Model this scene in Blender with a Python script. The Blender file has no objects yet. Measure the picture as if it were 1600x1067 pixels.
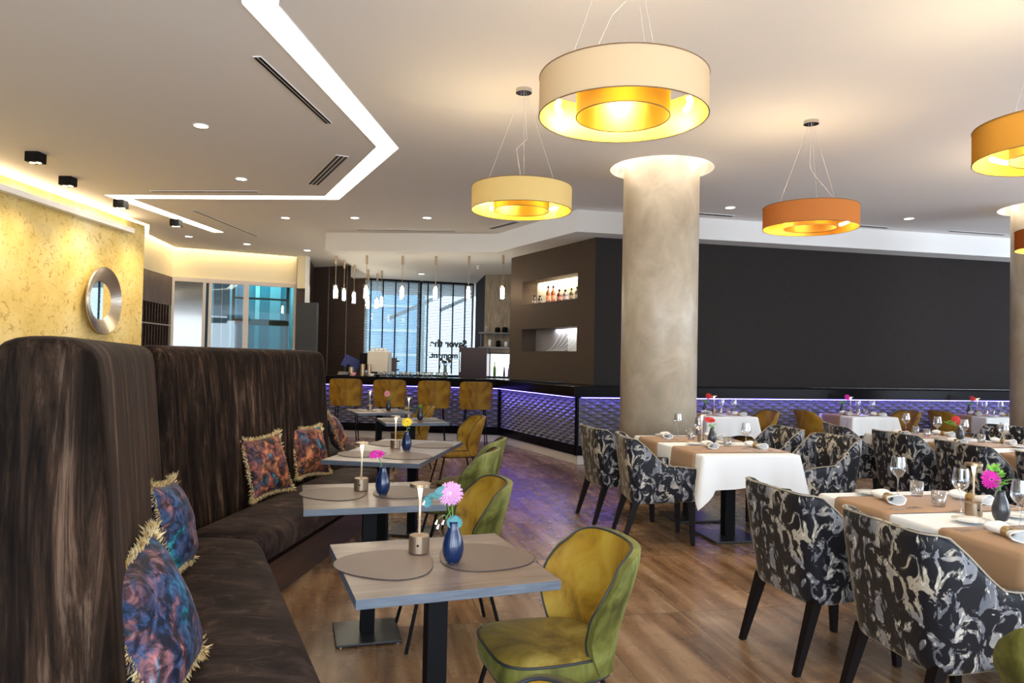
import bpy, math, random
from mathutils import Vector, Matrix
PI=math.pi; rnd=random.Random(7)
SC=bpy.context.scene; COL=SC.collection
# ------------------------------------------------------------ camera
CP,CR=math.radians(1.31),math.radians(1.15)
cp,sp,cr,sr=math.cos(CP),math.sin(CP),math.cos(CR),math.sin(CR)
Fw=Vector((0,cp,sp)); U0=Vector((0,-sp,cp)); R0=Vector((1,0,0))
Rc=R0*cr+U0*sr; Uc=U0*cr-R0*sr
cam=bpy.data.cameras.new('camera'); co=bpy.data.objects.new('camera',cam); COL.objects.link(co)
cam.sensor_width=36; cam.lens=36*1137/1600; cam.clip_start=.05; cam.clip_end=300
co.matrix_world=Matrix(((Rc.x,Uc.x,-Fw.x,0),(Rc.y,Uc.y,-Fw.y,0),(Rc.z,Uc.z,-Fw.z,1.5),(0,0,0,1)))
SC.camera=co
# ------------------------------------------------------------ world, exposure
w=bpy.data.worlds.new('sky'); SC.world=w; w.use_nodes=True
bg=w.node_tree.nodes['Background']; bg.inputs[0].default_value=(.74,.86,1,1); bg.inputs[1].default_value=2.0
SC.view_settings.view_transform='Standard'; SC.view_settings.look='None'
SC.view_settings.gamma=1; SC.view_settings.use_curve_mapping=False
SC.view_settings.exposure=0.68
def area(name,loc,size,power,color=(1,1,1),rot=(0,0,0),sy=None,spread=180):
    l=bpy.data.lights.new(name,'AREA'); l.energy=power; l.color=color; l.size=size
    if sy: l.shape='RECTANGLE'; l.size_y=sy
    l.spread=math.radians(spread)
    o=bpy.data.objects.new(name,l); o.location=loc; o.rotation_euler=rot; COL.objects.link(o); return o
def spot(name,loc,target,power,color=(1,.86,.66),ang=50,blend=.6,rad=.04):
    l=bpy.data.lights.new(name,'SPOT'); l.energy=power; l.color=color; l.spot_size=math.radians(ang); l.spot_blend=blend; l.shadow_soft_size=rad
    o=bpy.data.objects.new(name,l); o.location=loc; COL.objects.link(o)
    o.rotation_euler=(Vector(target)-Vector(loc)).to_track_quat('-Z','Y').to_euler(); return o
# daylight from the glazed side of the room behind and right of the viewer
area('daylight_glazing_rear',(1.5,-3.6,1.9),8,330,(.80,.90,1),(math.radians(90),0,0),sy=2.8)
area('daylight_glazing_side',(11.8,4,1.9),9,290,(.78,.89,1),(math.radians(90),0,math.radians(90)),sy=2.8)
# ------------------------------------------------------------ mesh helpers
class MB:
    def __init__(s): s.v=[]; s.f=[]; s.mi=[]; s.cur=0
    def add(s,vs,fs):
        b=len(s.v); s.v+= [tuple(p) for p in vs]; s.f+=[tuple(b+i for i in f) for f in fs]; s.mi+=[s.cur]*len(fs); return s
    def box(s,x0,x1,y0,y1,z0,z1,M=None):
        vs=[Vector((x,y,z)) for z in(z0,z1) for x,y in((x0,y0),(x1,y0),(x1,y1),(x0,y1))]
        if M is not None: vs=[M@p for p in vs]
        return s.add(vs,[(3,2,1,0),(4,5,6,7),(0,1,5,4),(1,2,6,5),(2,3,7,6),(3,0,4,7)])
    def prism(s,pts,z0,z1):
        n=len(pts); A=sum(pts[i-1][0]*pts[i][1]-pts[i][0]*pts[i-1][1] for i in range(n))
        if A<0: pts=pts[::-1]
        return s.add([(x,y,z0) for x,y in pts]+[(x,y,z1) for x,y in pts],[tuple(range(n))[::-1],tuple(range(n,2*n))]+[(i,(i+1)%n,n+(i+1)%n,n+i) for i in range(n)])
    def rings(s,R,closed=True,cap=(True,True)):
        n=len(R[0]); b=[p for r in R for p in r]; f=[]
        for k in range(len(R)-1):
            for i in range(n if closed else n-1):
                j=(i+1)%n; f.append((k*n+i,k*n+j,(k+1)*n+j,(k+1)*n+i))
        if closed and cap[0]: f.append(tuple(range(n))[::-1])
        if closed and cap[1]: f.append(tuple(range((len(R)-1)*n,len(R)*n)))
        return s.add(b,f)
    def lathe(s,prof,n=24,c=(0,0,0),rib=0,nr=0,cap=(True,True)):
        R=[]
        for r,z in prof:
            ring=[]
            for i in range(n):
                a=2*PI*i/n; q=r*(1+rib*math.cos(nr*a)) if rib else r
                ring.append((c[0]+q*math.cos(a),c[1]+q*math.sin(a),c[2]+z))
            R.append(ring)
        return s.rings(R,True,cap)
    def cyl(s,r,z0,z1,c=(0,0),n=20,r2=None): return s.lathe([(r,z0),(r if r2 is None else r2,z1)],n,(c[0],c[1],0))
    def tube(s,path,r,n=8,closed=False):
        P=[Vector(p) for p in path]; m=len(P); R=[]
        up=Vector((0,0,1)); prev=None
        for i,p in enumerate(P):
            if closed: t=P[(i+1)%m]-P[i-1]
            else: t=P[min(i+1,m-1)]-P[max(i-1,0)]
            t.normalize()
            if prev is None: a=t.orthogonal().normalized() if abs(t.z)>.9 else t.cross(up).normalized()
            else:
                a=prev-t*prev.dot(t); a=a.normalized() if a.length>1e-6 else t.orthogonal().normalized()
            prev=a; b=t.cross(a); q=r[i] if isinstance(r,(list,tuple)) else r
            R.append([p+(a*math.cos(2*PI*k/n)+b*math.sin(2*PI*k/n))*q for k in range(n)])
        if closed:
            R.append(R[0]); return s.rings(R,True,(False,False))
        return s.rings(R)
    def grid(s,fn,nu,nv,cu=False):
        vs=[fn(i/(nu if cu else nu-1),j/(nv-1)) for j in range(nv) for i in range(nu)]
        return s.add(vs,[(j*nu+i,j*nu+(i+1)%nu,(j+1)*nu+(i+1)%nu,(j+1)*nu+i) for j in range(nv-1) for i in range(nu if cu else nu-1)])
    def build(s,name,mat,parent=None,smooth=False,bevel=0,seg=2,sub=0,solid=0):
        me=bpy.data.meshes.new(name); me.from_pydata(s.v,[],s.f); me.validate()
        for m in (mat if isinstance(mat,(list,tuple)) else [mat]): me.materials.append(m)
        if isinstance(mat,(list,tuple)) and len(me.polygons)==len(s.mi):
            me.polygons.foreach_set('material_index',s.mi)
        if smooth: me.polygons.foreach_set('use_smooth',[True]*len(me.polygons))
        me.update()
        o=bpy.data.objects.new(name,me); COL.objects.link(o)
        if parent: o.parent=parent
        if solid: m=o.modifiers.new('s','SOLIDIFY'); m.thickness=solid; m.offset=0
        if bevel: m=o.modifiers.new('b','BEVEL'); m.width=bevel; m.segments=seg; m.limit_method='ANGLE'
        if sub: m=o.modifiers.new('u','SUBSURF'); m.levels=sub; m.render_levels=sub
        return o
def tag(o,label=None,cat=None,group=None,kind=None):
    if label: o['label']=label
    if cat: o['category']=cat
    if group: o['group']=group
    if kind: o['kind']=kind
    return o
def thing(name,label,cat,loc=(0,0,0),rz=0,group=None):
    o=bpy.data.objects.new(name,None); COL.objects.link(o); o.location=loc; o.rotation_euler=(0,0,rz); o.empty_display_size=.1
    return tag(o,label,cat,group)
def dup(root,loc,rz,label,group=None):
    r=root.copy(); COL.objects.link(r); r.location=loc; r.rotation_euler=(0,0,rz); r['label']=label
    if group: r['group']=group
    for ch in list(root.children):
        c=ch.copy(); COL.objects.link(c); c.parent=r
        for g in list(ch.children):
            d=g.copy(); COL.objects.link(d); d.parent=c
    return r
USED=set()
def place(root,loc,rz,label,group=None):
    if root.name not in USED:
        USED.add(root.name); root.location=loc; root.rotation_euler=(0,0,rz); root['label']=label
        if group: root['group']=group
        return root
    return dup(root,loc,rz,label,group)
def struct(o): o['kind']='structure'; return o
def offs(pts,d):  # offset a polyline to its left by d
    P=[Vector(p) for p in pts]; out=[]
    for i,p in enumerate(P):
        ns=[]
        if i>0: t=(P[i]-P[i-1]).normalized(); ns.append(Vector((-t.y,t.x)))
        if i<len(P)-1: t=(P[i+1]-P[i]).normalized(); ns.append(Vector((-t.y,t.x)))
        n=sum(ns,Vector((0,0))).normalized(); k=1/max(.3,n.dot(ns[0])); q=p+n*d*k; out.append((q.x,q.y))
    return out
def slab(name,outer,holes,z0,z1,mat,M=None):
    cu=bpy.data.curves.new(name,'CURVE'); cu.dimensions='2D'; cu.fill_mode='BOTH'; cu.extrude=(z1-z0)/2
    for loop in [outer]+holes:
        sp_=cu.splines.new('POLY'); sp_.points.add(len(loop)-1)
        for i,(x,y) in enumerate(loop): sp_.points[i].co=(x,y,0,1)
        sp_.use_cyclic_u=True
    t=bpy.data.objects.new('tmp',cu); COL.objects.link(t)
    dg=bpy.context.evaluated_depsgraph_get(); dg.update()
    me=bpy.data.meshes.new_from_object(t.evaluated_get(dg)); bpy.data.objects.remove(t)
    me.transform(Matrix.Translation((0,0,(z0+z1)/2)))
    if M is not None: me.transform(M)
    me.materials.clear(); me.materials.append(mat)
    o=bpy.data.objects.new(name,me); COL.objects.link(o); return o
def circ(c,r,n=48): return [(c[0]+r*math.cos(2*PI*i/n),c[1]+r*math.sin(2*PI*i/n)) for i in range(n)]
# ------------------------------------------------------------ materials
def mat(name,col=(.8,.8,.8),rough=.5,metal=0,emit=None,es=0,sheen=0,coat=0,spec=.5):
    m=bpy.data.materials.new(name); m.use_nodes=True; b=m.node_tree.nodes['Principled BSDF']
    b.inputs['Base Color'].default_value=(*col,1); b.inputs['Roughness'].default_value=rough; b.inputs['Metallic'].default_value=metal
    b.inputs['Specular IOR Level'].default_value=spec
    if emit: b.inputs['Emission Color'].default_value=(*emit,1); b.inputs['Emission Strength'].default_value=es
    if sheen: b.inputs['Sheen Weight'].default_value=sheen; b.inputs['Sheen Roughness'].default_value=.35
    if coat: b.inputs['Coat Weight'].default_value=coat; b.inputs['Coat Roughness'].default_value=.08
    return m
def nodes(m): return m.node_tree.nodes,m.node_tree.links,m.node_tree.nodes['Principled BSDF']
def coords(m,scale=(1,1,1),rot=(0,0,0),kind='Object'):
    N,L,b=nodes(m); t=N.new('ShaderNodeTexCoord'); mp=N.new('ShaderNodeMapping'); L.new(t.outputs[kind],mp.inputs[0])
    mp.inputs['Scale'].default_value=scale; mp.inputs['Rotation'].default_value=rot; return mp.outputs[0]
def noise(m,vec,scale=5,detail=4,rough=.6,dist=0):
    N,L,b=nodes(m); n=N.new('ShaderNodeTexNoise'); L.new(vec,n.inputs['Vector'])
    n.inputs['Scale'].default_value=scale; n.inputs['Detail'].default_value=detail; n.inputs['Roughness'].default_value=rough; n.inputs['Distortion'].default_value=dist
    return n.outputs[0]
def ramp(m,fac,stops,interp='LINEAR'):
    N,L,b=nodes(m); r=N.new('ShaderNodeValToRGB'); L.new(fac,r.inputs[0]); cr_=r.color_ramp; cr_.interpolation=interp
    while len(cr_.elements)<len(stops): cr_.elements.new(.5)
    for e,(p,c) in zip(cr_.elements,stops): e.position=p; e.color=(*c,1)
    return r.outputs[0]
def mix(m,a,bb,fac=.5,mode='MIX'):
    N,L,b=nodes(m); x=N.new('ShaderNodeMix'); x.data_type='RGBA'; x.blend_type=mode
    for s_,v in ((x.inputs[0],fac),(x.inputs[6],a),(x.inputs[7],bb)):
        if hasattr(v,'is_output'): L.new(v,s_)
        else: s_.default_value=v if isinstance(v,(int,float)) else (*v,1)
    return x.outputs[2]
def base(m,c): nodes(m)[1].new(c,nodes(m)[2].inputs['Base Color'])
def bump(m,h,st=.2,dist=.01):
    N,L,b=nodes(m); n=N.new('ShaderNodeBump'); L.new(h,n.inputs['Height']); n.inputs['Strength'].default_value=st; n.inputs['Distance'].default_value=dist; L.new(n.outputs[0],b.inputs['Normal'])
# room
m_ceil=mat('ceiling_paint',(.84,.81,.79),.9)
m_trim=mat('white_paint',(.88,.87,.86),.8)
m_cream=mat('cream_wall',(.86,.74,.50),.85)
m_gold=mat('gold_stucco',(.8,.6,.2),.45,spec=.4)
v=coords(m_gold); c1=ramp(m_gold,noise(m_gold,v,1.1,3),[(.3,(.62,.42,.10)),(.5,(.74,.55,.19)),(.75,(.85,.71,.38))])
v2=coords(m_gold,(1,1,1.2)); fl=ramp(m_gold,noise(m_gold,v2,8,6,.75,1.6),[(.38,(.15,.15,.15)),(.46,(1,1,1))])
base(m_gold,mix(m_gold,(.42,.25,.06),c1,fl)); bump(m_gold,noise(m_gold,v2,14,5,.7,1),.3,.01)
m_dark=mat('dark_brown_wallcovering',(.040,.033,.030),.8,spec=.12); v=coords(m_dark,(1,1,1)); base(m_dark,ramp(m_dark,noise(m_dark,v,90,2),[(.3,(.020,.016,.015)),(.7,(.034,.028,.026))]))
m_dbr=mat('brown_wallcovering',(.10,.072,.052),.75,spec=.15); v=coords(m_dbr); base(m_dbr,ramp(m_dbr,noise(m_dbr,v,80,2),[(.3,(.064,.045,.034)),(.7,(.092,.066,.049))]))
m_black=mat('black_lacquer',(.006,.005,.006),.22,spec=.06)
m_blk=mat('black_metal',(.004,.004,.005),.5,spec=.10)
m_leg=mat('dark_stained_wood',(.007,.0045,.0045),.4,spec=.14)
m_fas=mat('quilted_fascia',(.20,.19,.205),.30,metal=.2)
m_plinth=mat('pale_stone_plinth',(.62,.58,.52),.5)
m_col=mat('beige_stucco',(.4,.33,.25),.42,spec=.5)
v=coords(m_col,(1,1,.8)); base(m_col,ramp(m_col,noise(m_col,v,3.2,6,.65,.6),[(.3,(.33,.27,.195)),(.5,(.41,.34,.25)),(.72,(.50,.43,.335))])); bump(m_col,noise(m_col,v,14,5),.12,.01)
# floor: big travertine tiles, veins running with the long side
m_floor=mat('travertine',(.3,.2,.1),.22,spec=.42)
AN=math.radians(-11.5); N,L,b=nodes(m_floor)
vt=coords(m_floor,(1,1,1),(0,0,AN)); 
br=N.new('ShaderNodeTexBrick'); br.offset=0; br.inputs['Scale'].default_value=1; br.inputs['Mortar Size'].default_value=.0035; br.inputs['Mortar Smooth'].default_value=0
br.inputs['Brick Width'].default_value=.6; br.inputs['Row Height'].default_value=1.2; br.inputs['Color1'].default_value=(0,0,0,1); br.inputs['Color2'].default_value=(1,1,1,1)
sh=N.new('ShaderNodeVectorMath'); sh.operation='ADD'; sh.inputs[1].default_value=(-.10,.70,0); L.new(vt,sh.inputs[0]); L.new(sh.outputs[0],br.inputs['Vector'])
# per tile vein offset
ad=N.new('ShaderNodeVectorMath'); ad.operation='MULTIPLY_ADD'; L.new(br.outputs['Color'],ad.inputs[0]); ad.inputs[1].default_value=(7,9,3); L.new(sh.outputs[0],ad.inputs[2])
ms=N.new('ShaderNodeMapping'); ms.inputs['Scale'].default_value=(9,.8,1); ms.inputs['Rotation'].default_value=(0,0,math.radians(5)); L.new(ad.outputs[0],ms.inputs[0])
c1=ramp(m_floor,noise(m_floor,ms.outputs[0],1.1,4,.62,0),[(.28,(.095,.048,.021)),(.44,(.185,.105,.052)),(.56,(.26,.162,.090)),(.74,(.40,.285,.185))])
c2=ramp(m_floor,noise(m_floor,sh.outputs[0],1.6,4,.6,0),[(.3,(.70,.66,.62)),(.7,(1.12,1.08,1.05))])
c3=mix(m_floor,c1,c2,1,'MULTIPLY')
tv=ramp(m_floor,br.outputs['Color'],[(0,(.80,.80,.80)),(1,(1.15,1.12,1.1))]); c3=mix(m_floor,c3,tv,1,'MULTIPLY')
base(m_floor,mix(m_floor,c3,(.10,.065,.04),br.outputs['Fac']))
rr=N.new('ShaderNodeMapRange'); L.new(noise(m_floor,sh.outputs[0],5,4),rr.inputs[0]); rr.inputs[3].default_value=.23; rr.inputs[4].default_value=.31; L.new(rr.outputs[0],b.inputs['Roughness'])
# furniture
m_velvet=mat('brown_velvet',(.05,.03,.02),.7,sheen=.05,spec=.04); m_velvet.node_tree.nodes['Principled BSDF'].inputs['Sheen Tint'].default_value=(.75,.5,.38,1)
v=coords(m_velvet,(6,6,.5)); n1=noise(m_velvet,v,2.6,9,.75,.5); v2=coords(m_velvet,(1,1,1)); n2=noise(m_velvet,v2,2.3,3,.6,.5)
c1=ramp(m_velvet,n1,[(.34,(.003,.002,.002)),(.46,(.011,.007,.005)),(.56,(.034,.020,.013)),(.70,(.16,.105,.072))]); c2=ramp(m_velvet,n2,[(.35,(.55,.55,.55)),(.7,(1.3,1.2,1.15))])
base(m_velvet,mix(m_velvet,c1,c2,1,'MULTIPLY')); bump(m_velvet,n1,.15,.01)
m_velseat=mat('brown_velvet_seat',(.05,.03,.02),.65,sheen=.06,spec=.05); m_velseat.node_tree.nodes['Principled BSDF'].inputs['Sheen Tint'].default_value=(.8,.58,.48,1)
v=coords(m_velseat,(1.6,3.2,1),(0,0,math.radians(15))); n1=noise(m_velseat,v,2.6,9,.72,.9)
base(m_velseat,ramp(m_velseat,n1,[(.32,(.008,.006,.006)),(.48,(.022,.014,.012)),(.60,(.048,.032,.026)),(.76,(.13,.095,.075))])); bump(m_velseat,n1,.15,.01)
m_wood=mat('dark_brown_wood',(.05,.025,.015),.35); v=coords(m_wood,(1,1,8)); base(m_wood,ramp(m_wood,noise(m_wood,v,2.5,4),[(.3,(.022,.010,.006)),(.7,(.055,.028,.017))]))
def woodtop(nm,a,b_,c):
    m=mat(nm,a,.33,spec=.5); v=coords(m,(1.2,9,1)); n=noise(m,v,1.8,6,.65,.8)
    base(m,ramp(m,n,[(.3,a),(.5,b_),(.72,c)])); return m
m_top=woodtop('grey_brown_laminate',(.085,.058,.048),(.150,.11,.093),(.23,.18,.155))
m_edge=mat('sky_tinted_laminate_edge',(.2,.2,.22),.4); v=coords(m_edge,(4,4,40)); base(m_edge,ramp(m_edge,noise(m_edge,v,2,5),[(.3,(.055,.065,.085)),(.7,(.105,.125,.155))]))  # blue of reflected sky daylight is put into the grey edge colour
m_matt=mat('taupe_leather',(.115,.083,.07),.5); bump(m_matt,noise(m_matt,coords(m_matt),350,2),.15,.002)
m_mattx=mat('dark_mat_edge',(.03,.022,.02),.6)
def velvet(nm,a,b_,c,sc=6):
    m=mat(nm,a,.6,sheen=.12,spec=.2); m.node_tree.nodes['Principled BSDF'].inputs['Sheen Tint'].default_value=(.9,.85,.4,1)
    n=noise(m,coords(m,(1,1,.7)),sc,4,.6,.7); base(m,ramp(m,n,[(.34,a),(.5,b_),(.68,c)])); return m
m_mus=velvet('mustard_velvet',(.14,.075,.008),(.30,.165,.012),(.38,.25,.03))
m_olv=velvet('olive_green_velvet',(.045,.045,.008),(.115,.115,.022),(.19,.195,.055),8)
m_seatv=velvet('olive_mustard_velvet',(.075,.045,.008),(.16,.105,.015),(.27,.205,.045),5)
m_mus2=velvet('amber_velvet',(.14,.065,.008),(.25,.125,.012),(.32,.18,.022))
m_pipe=mat('black_piping',(.012,.014,.02),.5)
# marbled velvet of the armchairs
m_arm=mat('marbled_velvet',(.1,.1,.1),.45,sheen=.22,spec=.2); m_arm.node_tree.nodes['Principled BSDF'].inputs['Sheen Tint'].default_value=(1,.78,.45,1); N,L,b=nodes(m_arm)
v=coords(m_arm,(1,1,.72)); n1=noise(m_arm,v,13,5,.6,1.3); n2=noise(m_arm,v,5,3,.5,.6)
n3=noise(m_arm,v,19,5,.65,1.8)
pal=ramp(m_arm,n2,[(.38,(.10,.105,.125)),(.52,(.20,.20,.215)),(.64,(.40,.35,.27))])
hi=ramp(m_arm,n3,[(.55,(0,0,0)),(.60,(1,1,1))]); pal=mix(m_arm,pal,(.56,.52,.44),hi)
k=ramp(m_arm,n1,[(.515,(0,0,0)),(.55,(1,1,1))]); base(m_arm,mix(m_arm,(.010,.010,.014),pal,k)); bump(m_arm,n1,.35,.006)
m_piping2=mat('beige_piping',(.30,.26,.20),.5)
m_white=mat('white_linen',(.74,.735,.72),.85,sheen=.15); bump(m_white,noise(m_white,coords(m_white),9,3),.2,.006)
m_run=mat('tan_runner_cloth',(.34,.20,.105),.8,sheen=.15); bump(m_run,noise(m_run,coords(m_run),10,3),.2,.004)
m_porc=mat('white_porcelain',(.85,.85,.84),.12)
m_steel=mat('polished_steel',(.62,.60,.57),.18,metal=1)
m_bronze=mat('brushed_bronze',(.40,.29,.185),.32,metal=.9)
m_lampb=mat('lamp_base_bronze',(.30,.22,.15),.35,metal=.85)
m_led=mat('warm_led',(1,.9,.7),.5,emit=(1,.86,.62),es=22)
m_stem=mat('lamp_stem',(.75,.62,.45),.35,metal=.6)
m_vase=mat('blue_glazed_ceramic',(.003,.014,.055),.24,spec=.4,coat=.3)
m_vasb=mat('charcoal_ceramic',(.018,.020,.026),.35,coat=.3)
m_stemg=mat('flower_stem_green',(.10,.28,.05),.5)
m_leafg=mat('fresh_green_leaf',(.16,.42,.05),.5)
m_teal=mat('eucalyptus_leaf',(.06,.21,.23),.6)
m_glassc=mat('cream_metal_frame',(.70,.60,.50),.5)
def flowerm(nm,c): return mat(nm,c,.6,sheen=.3)
FL={'pink':flowerm('pink_petals',(.62,.30,.52)),'magenta':flowerm('magenta_petals',(.58,.012,.33)),'yellow':flowerm('yellow_petals',(.80,.60,.02)),'rose':flowerm('rose_petals',(.75,.30,.33)),'red':flowerm('red_petals',(.55,.02,.02)),'dark':flowerm('flower_centre_dark',(.05,.01,.02)),'yc':flowerm('flower_centre_yellow',(.55,.40,.04)),'pc':flowerm('flower_centre_pink',(.62,.38,.56))}
def glassmat(nm,tint=(1,1,1),refl=.10,gr=.02,mx_=.85):
    m=bpy.data.materials.new(nm); m.use_nodes=True; N=m.node_tree.nodes; L=m.node_tree.links; N.clear()
    o=N.new('ShaderNodeOutputMaterial'); t=N.new('ShaderNodeBsdfTransparent'); g=N.new('ShaderNodeBsdfGlossy'); x=N.new('ShaderNodeMixShader'); lw=N.new('ShaderNodeLayerWeight'); mr=N.new('ShaderNodeMapRange')
    t.inputs[0].default_value=(*tint,1); g.inputs['Roughness'].default_value=gr; lw.inputs[0].default_value=.35
    mr.inputs[3].default_value=refl; mr.inputs[4].default_value=mx_; L.new(lw.outputs['Facing'],mr.inputs[0])
    L.new(mr.outputs[0],x.inputs[0]); L.new(t.outputs[0],x.inputs[1]); L.new(g.outputs[0],x.inputs[2]); L.new(x.outputs[0],o.inputs[0]); return m
m_glass=glassmat('clear_glass',(.97,.98,.98),.08)
m_pane=glassmat('window_glass',(.80,.90,.93),.04,.02,.4)
m_tealpane=glassmat('teal_tinted_glass',(.40,.70,.74),.04,.02,.4)
def emis(nm,c,s): return mat(nm,(.8,.8,.8),.5,emit=c,es=s)
m_cove=emis('cove_diffuser',(1,.90,.70),6.0)
m_covew=emis('cove_strip_warm',(1,.80,.50),9)
m_down=emis('downlight_lens',(1,.92,.80),5)
m_bulb=emis('lamp_bulb',(1,.76,.34),16)
m_pbulb=emis('pendant_bulb',(1,.88,.66),40)
m_violet=emis('violet_led',(.12,.09,1),5)
m_fringe=mat('gold_fringe',(.50,.35,.12),.6,sheen=.3); base(m_fringe,ramp(m_fringe,noise(m_fringe,coords(m_fringe),26,2),[(.35,(.38,.22,.05)),(.6,(.66,.52,.28))]))
def pillowm(nm,off,warm):
    m=mat(nm,(.2,.2,.3),.55,sheen=.06,spec=.2); N,L,b=nodes(m); mp=coords(m,(1,1,1)); mp.node.inputs['Location'].default_value=off
    n1=noise(m,mp,5.5,5,.6,1.2); n2=noise(m,mp,16,4,.65,1.0)
    s_=.6
    if warm: a=ramp(m,n1,[(.30,(.01,.20,.24)),(.40,(.03,.04,.07)),(.5,(.13,.04,.03)),(.62,(.27,.11,.05)),(.75,(.17,.10,.11))])
    else: a=ramp(m,n1,[(.30,(.01,.22,.28)),(.40,(.015,.05,.13)),(.5,(.03,.035,.08)),(.60,(.20,.08,.08)),(.70,(.02,.16,.26))])
    d=ramp(m,n2,[(.42,(.2,.2,.22)),(.52,(1,1,1)),(.64,(2.4,2.1,1.8))]); base(m,mix(m,a,d,1,'MULTIPLY')); bump(m,n1,.25,.01); return m
m_pilA=pillowm('blue_velvet_print',(0,0,0),0); m_pilB=pillowm('blue_velvet_print_b',(3,1,2),0); m_pilC=pillowm('rust_velvet_print',(5,2,1),1); m_pilD=pillowm('rust_velvet_print_b',(8,4,6),1)
m_hammer=mat('ribbed_silver_leaf',(.50,.43,.36),.30,metal=.85)
m_mirror=mat('mirror_glass',(.85,.92,.92),.02,metal=1)
# ------------------------------------------------------------ floor and ceiling
struct(MB().box(-9,13,-4,24,-.1,0).build('floor',m_floor))
ZC=3.66
cove=[(-1.05,2.8),(-1.60,4.46),(-1.33,7.50),(-2.52,9.98),(-5.56,10.20)]
def band(pl,w_): return offs(pl,w_/2)+offs(pl,-w_/2)[::-1]
# second arm joins the first as a V
COL1=(1.645,8.15); COL2=(7.16,9.72)
one=offs(cove,.11)[:-1]+[(-5.72,10.09),(-5.42,13.07),(-5.22,13.05),(-5.45,10.30)]+offs(cove,-.11)[::-1][1:]
outer=[(-6.42,-4),(13,-4),(13,24),(-5.3,24),(-5.3,16.40),(-4.62,16.28),(-7.02,15.05),(-6.78,13.45),(-6.26,12.45)]
struct(slab('ceiling',outer,[one,circ(COL1,.575),circ(COL2,.575)],ZC,ZC+.16,m_ceil))
# cove light: bright channel in the ceiling
t=thing('cove_light','long zigzag light channel glowing white in the ceiling over the banquette','ceiling light',(0,0,0))
def poly3(name,pts,z,m,par):
    mb=MB(); mb.add([(x,y,z) for x,y in pts],[tuple(range(len(pts)))]); return mb.build(name,m,par)
o=slab('diffuser',one,[],ZC+.004,ZC+.03,m_cove); o.parent=t
lp=one+[one[0]]; hm=MB()
for i in range(len(one)):
    a,b_=lp[i],lp[i+1]; hm.add([(a[0],a[1],ZC-.004),(b_[0],b_[1],ZC-.004),(b_[0],b_[1],ZC+.006),(a[0],a[1],ZC+.006)],[(0,1,2,3)])
hm.build('channel_side',m_trim,t,solid=.006)
# round recess around each column
for i,(c,lab) in enumerate(((COL1,'glowing round recess in the ceiling around the front column'),(COL2,'glowing round recess in the ceiling around the right edge column'))):
    t=thing('ceiling_recess_light',lab,'ceiling light',(c[0],c[1],ZC))
    MB().lathe([(.575,-.003),(.575,.30)],48,cap=(False,True)).build('recess',m_trim,t)
    MB().lathe([(.555,.20),(.572,.20),(.572,.24),(.555,.24),(.555,.20)],48,cap=(False,False)).build('light_strip',emis('recess_led',(1,.88,.70),14),t)
for c,n in ((COL1,'trim_1'),(COL2,'trim_2')):
    o=struct(MB().cyl(.42,0,ZC+.3,c,64).build(n,m_col,smooth=False)); o.data.polygons.foreach_set('use_smooth',[len(p.vertices)==4 for p in o.data.polygons])
# lower ceiling and soffit over the bar and along the dark wall
sof=[(-3.34,12.85),(-.30,12.66),(.90,10.44),(8.41,12.1),(12.9,13.1),(12.9,22),(-3.84,22),(-3.84,17.15),(-3.34,17.15)]
struct(slab('trim_3',sof,[],3.34,ZC+.01,m_trim))
# ------------------------------------------------------------ left side: gold wall, cove, shelf wall, glazed partition
struct(MB().prism([(-6.42,-4),(-6.27,12.31),(-6.62,12.31),(-6.77,-4)],0,3.62).build('wall_left',m_gold))
struct(MB().prism([(-6.40,-4),(-6.27,11.75),(-6.15,11.75),(-6.28,-4)],3.40,3.475).build('trim_4',m_trim))
t=thing('cove_strip','straight warm light strip hidden above the top of the gold wall','ceiling light',(0,0,0))
MB().prism([(-6.385,-4),(-6.255,11.7),(-6.20,11.7),(-6.33,-4)],3.476,3.49).build('light_strip',m_covew,t)
# shelf wall from gold wall end to the partition
A1=Vector((-6.86,12.2)); A2=Vector((-7.16,15.25)); A3=Vector((-4.78,16.4))
def wallstrip(nm,a,b_,z0,z1,m,th=.12,side=1):
    d=(Vector(b_)-Vector(a)).normalized(); n=Vector((-d.y,d.x))*th*side
    return struct(MB().prism([tuple(a),tuple(b_),(b_[0]+n.x,b_[1]+n.y),(a[0]+n.x,a[1]+n.y)],z0,z1).build(nm,m))
wallstrip('wall_shelf_side',A1,A2,3.06,4.0,m_cream)
wallstrip('wall_partition',A2,A3,3.06,4.0,m_cream)
struct(MB().prism([(-7.4,12.2),(-4.4,12.2),(-4.4,16.8),(-7.4,16.8)],3.95,4.02).build('trim_5',m_trim))
t=thing('cove_strip','warm light strip glowing along the top of the cream wall above the glass partition','ceiling light',(0,0,0))
q=[A1+Vector((.06,0)),A2+Vector((.06,-.06)),A3+Vector((.03,-.06))]
ql=offs([tuple(p) for p in q],-.035); MB().prism([tuple(p) for p in q]+ql[::-1],3.80,3.82).build('light_strip',emis('cream_cove_led',(1,.80,.45),16),t)
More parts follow.
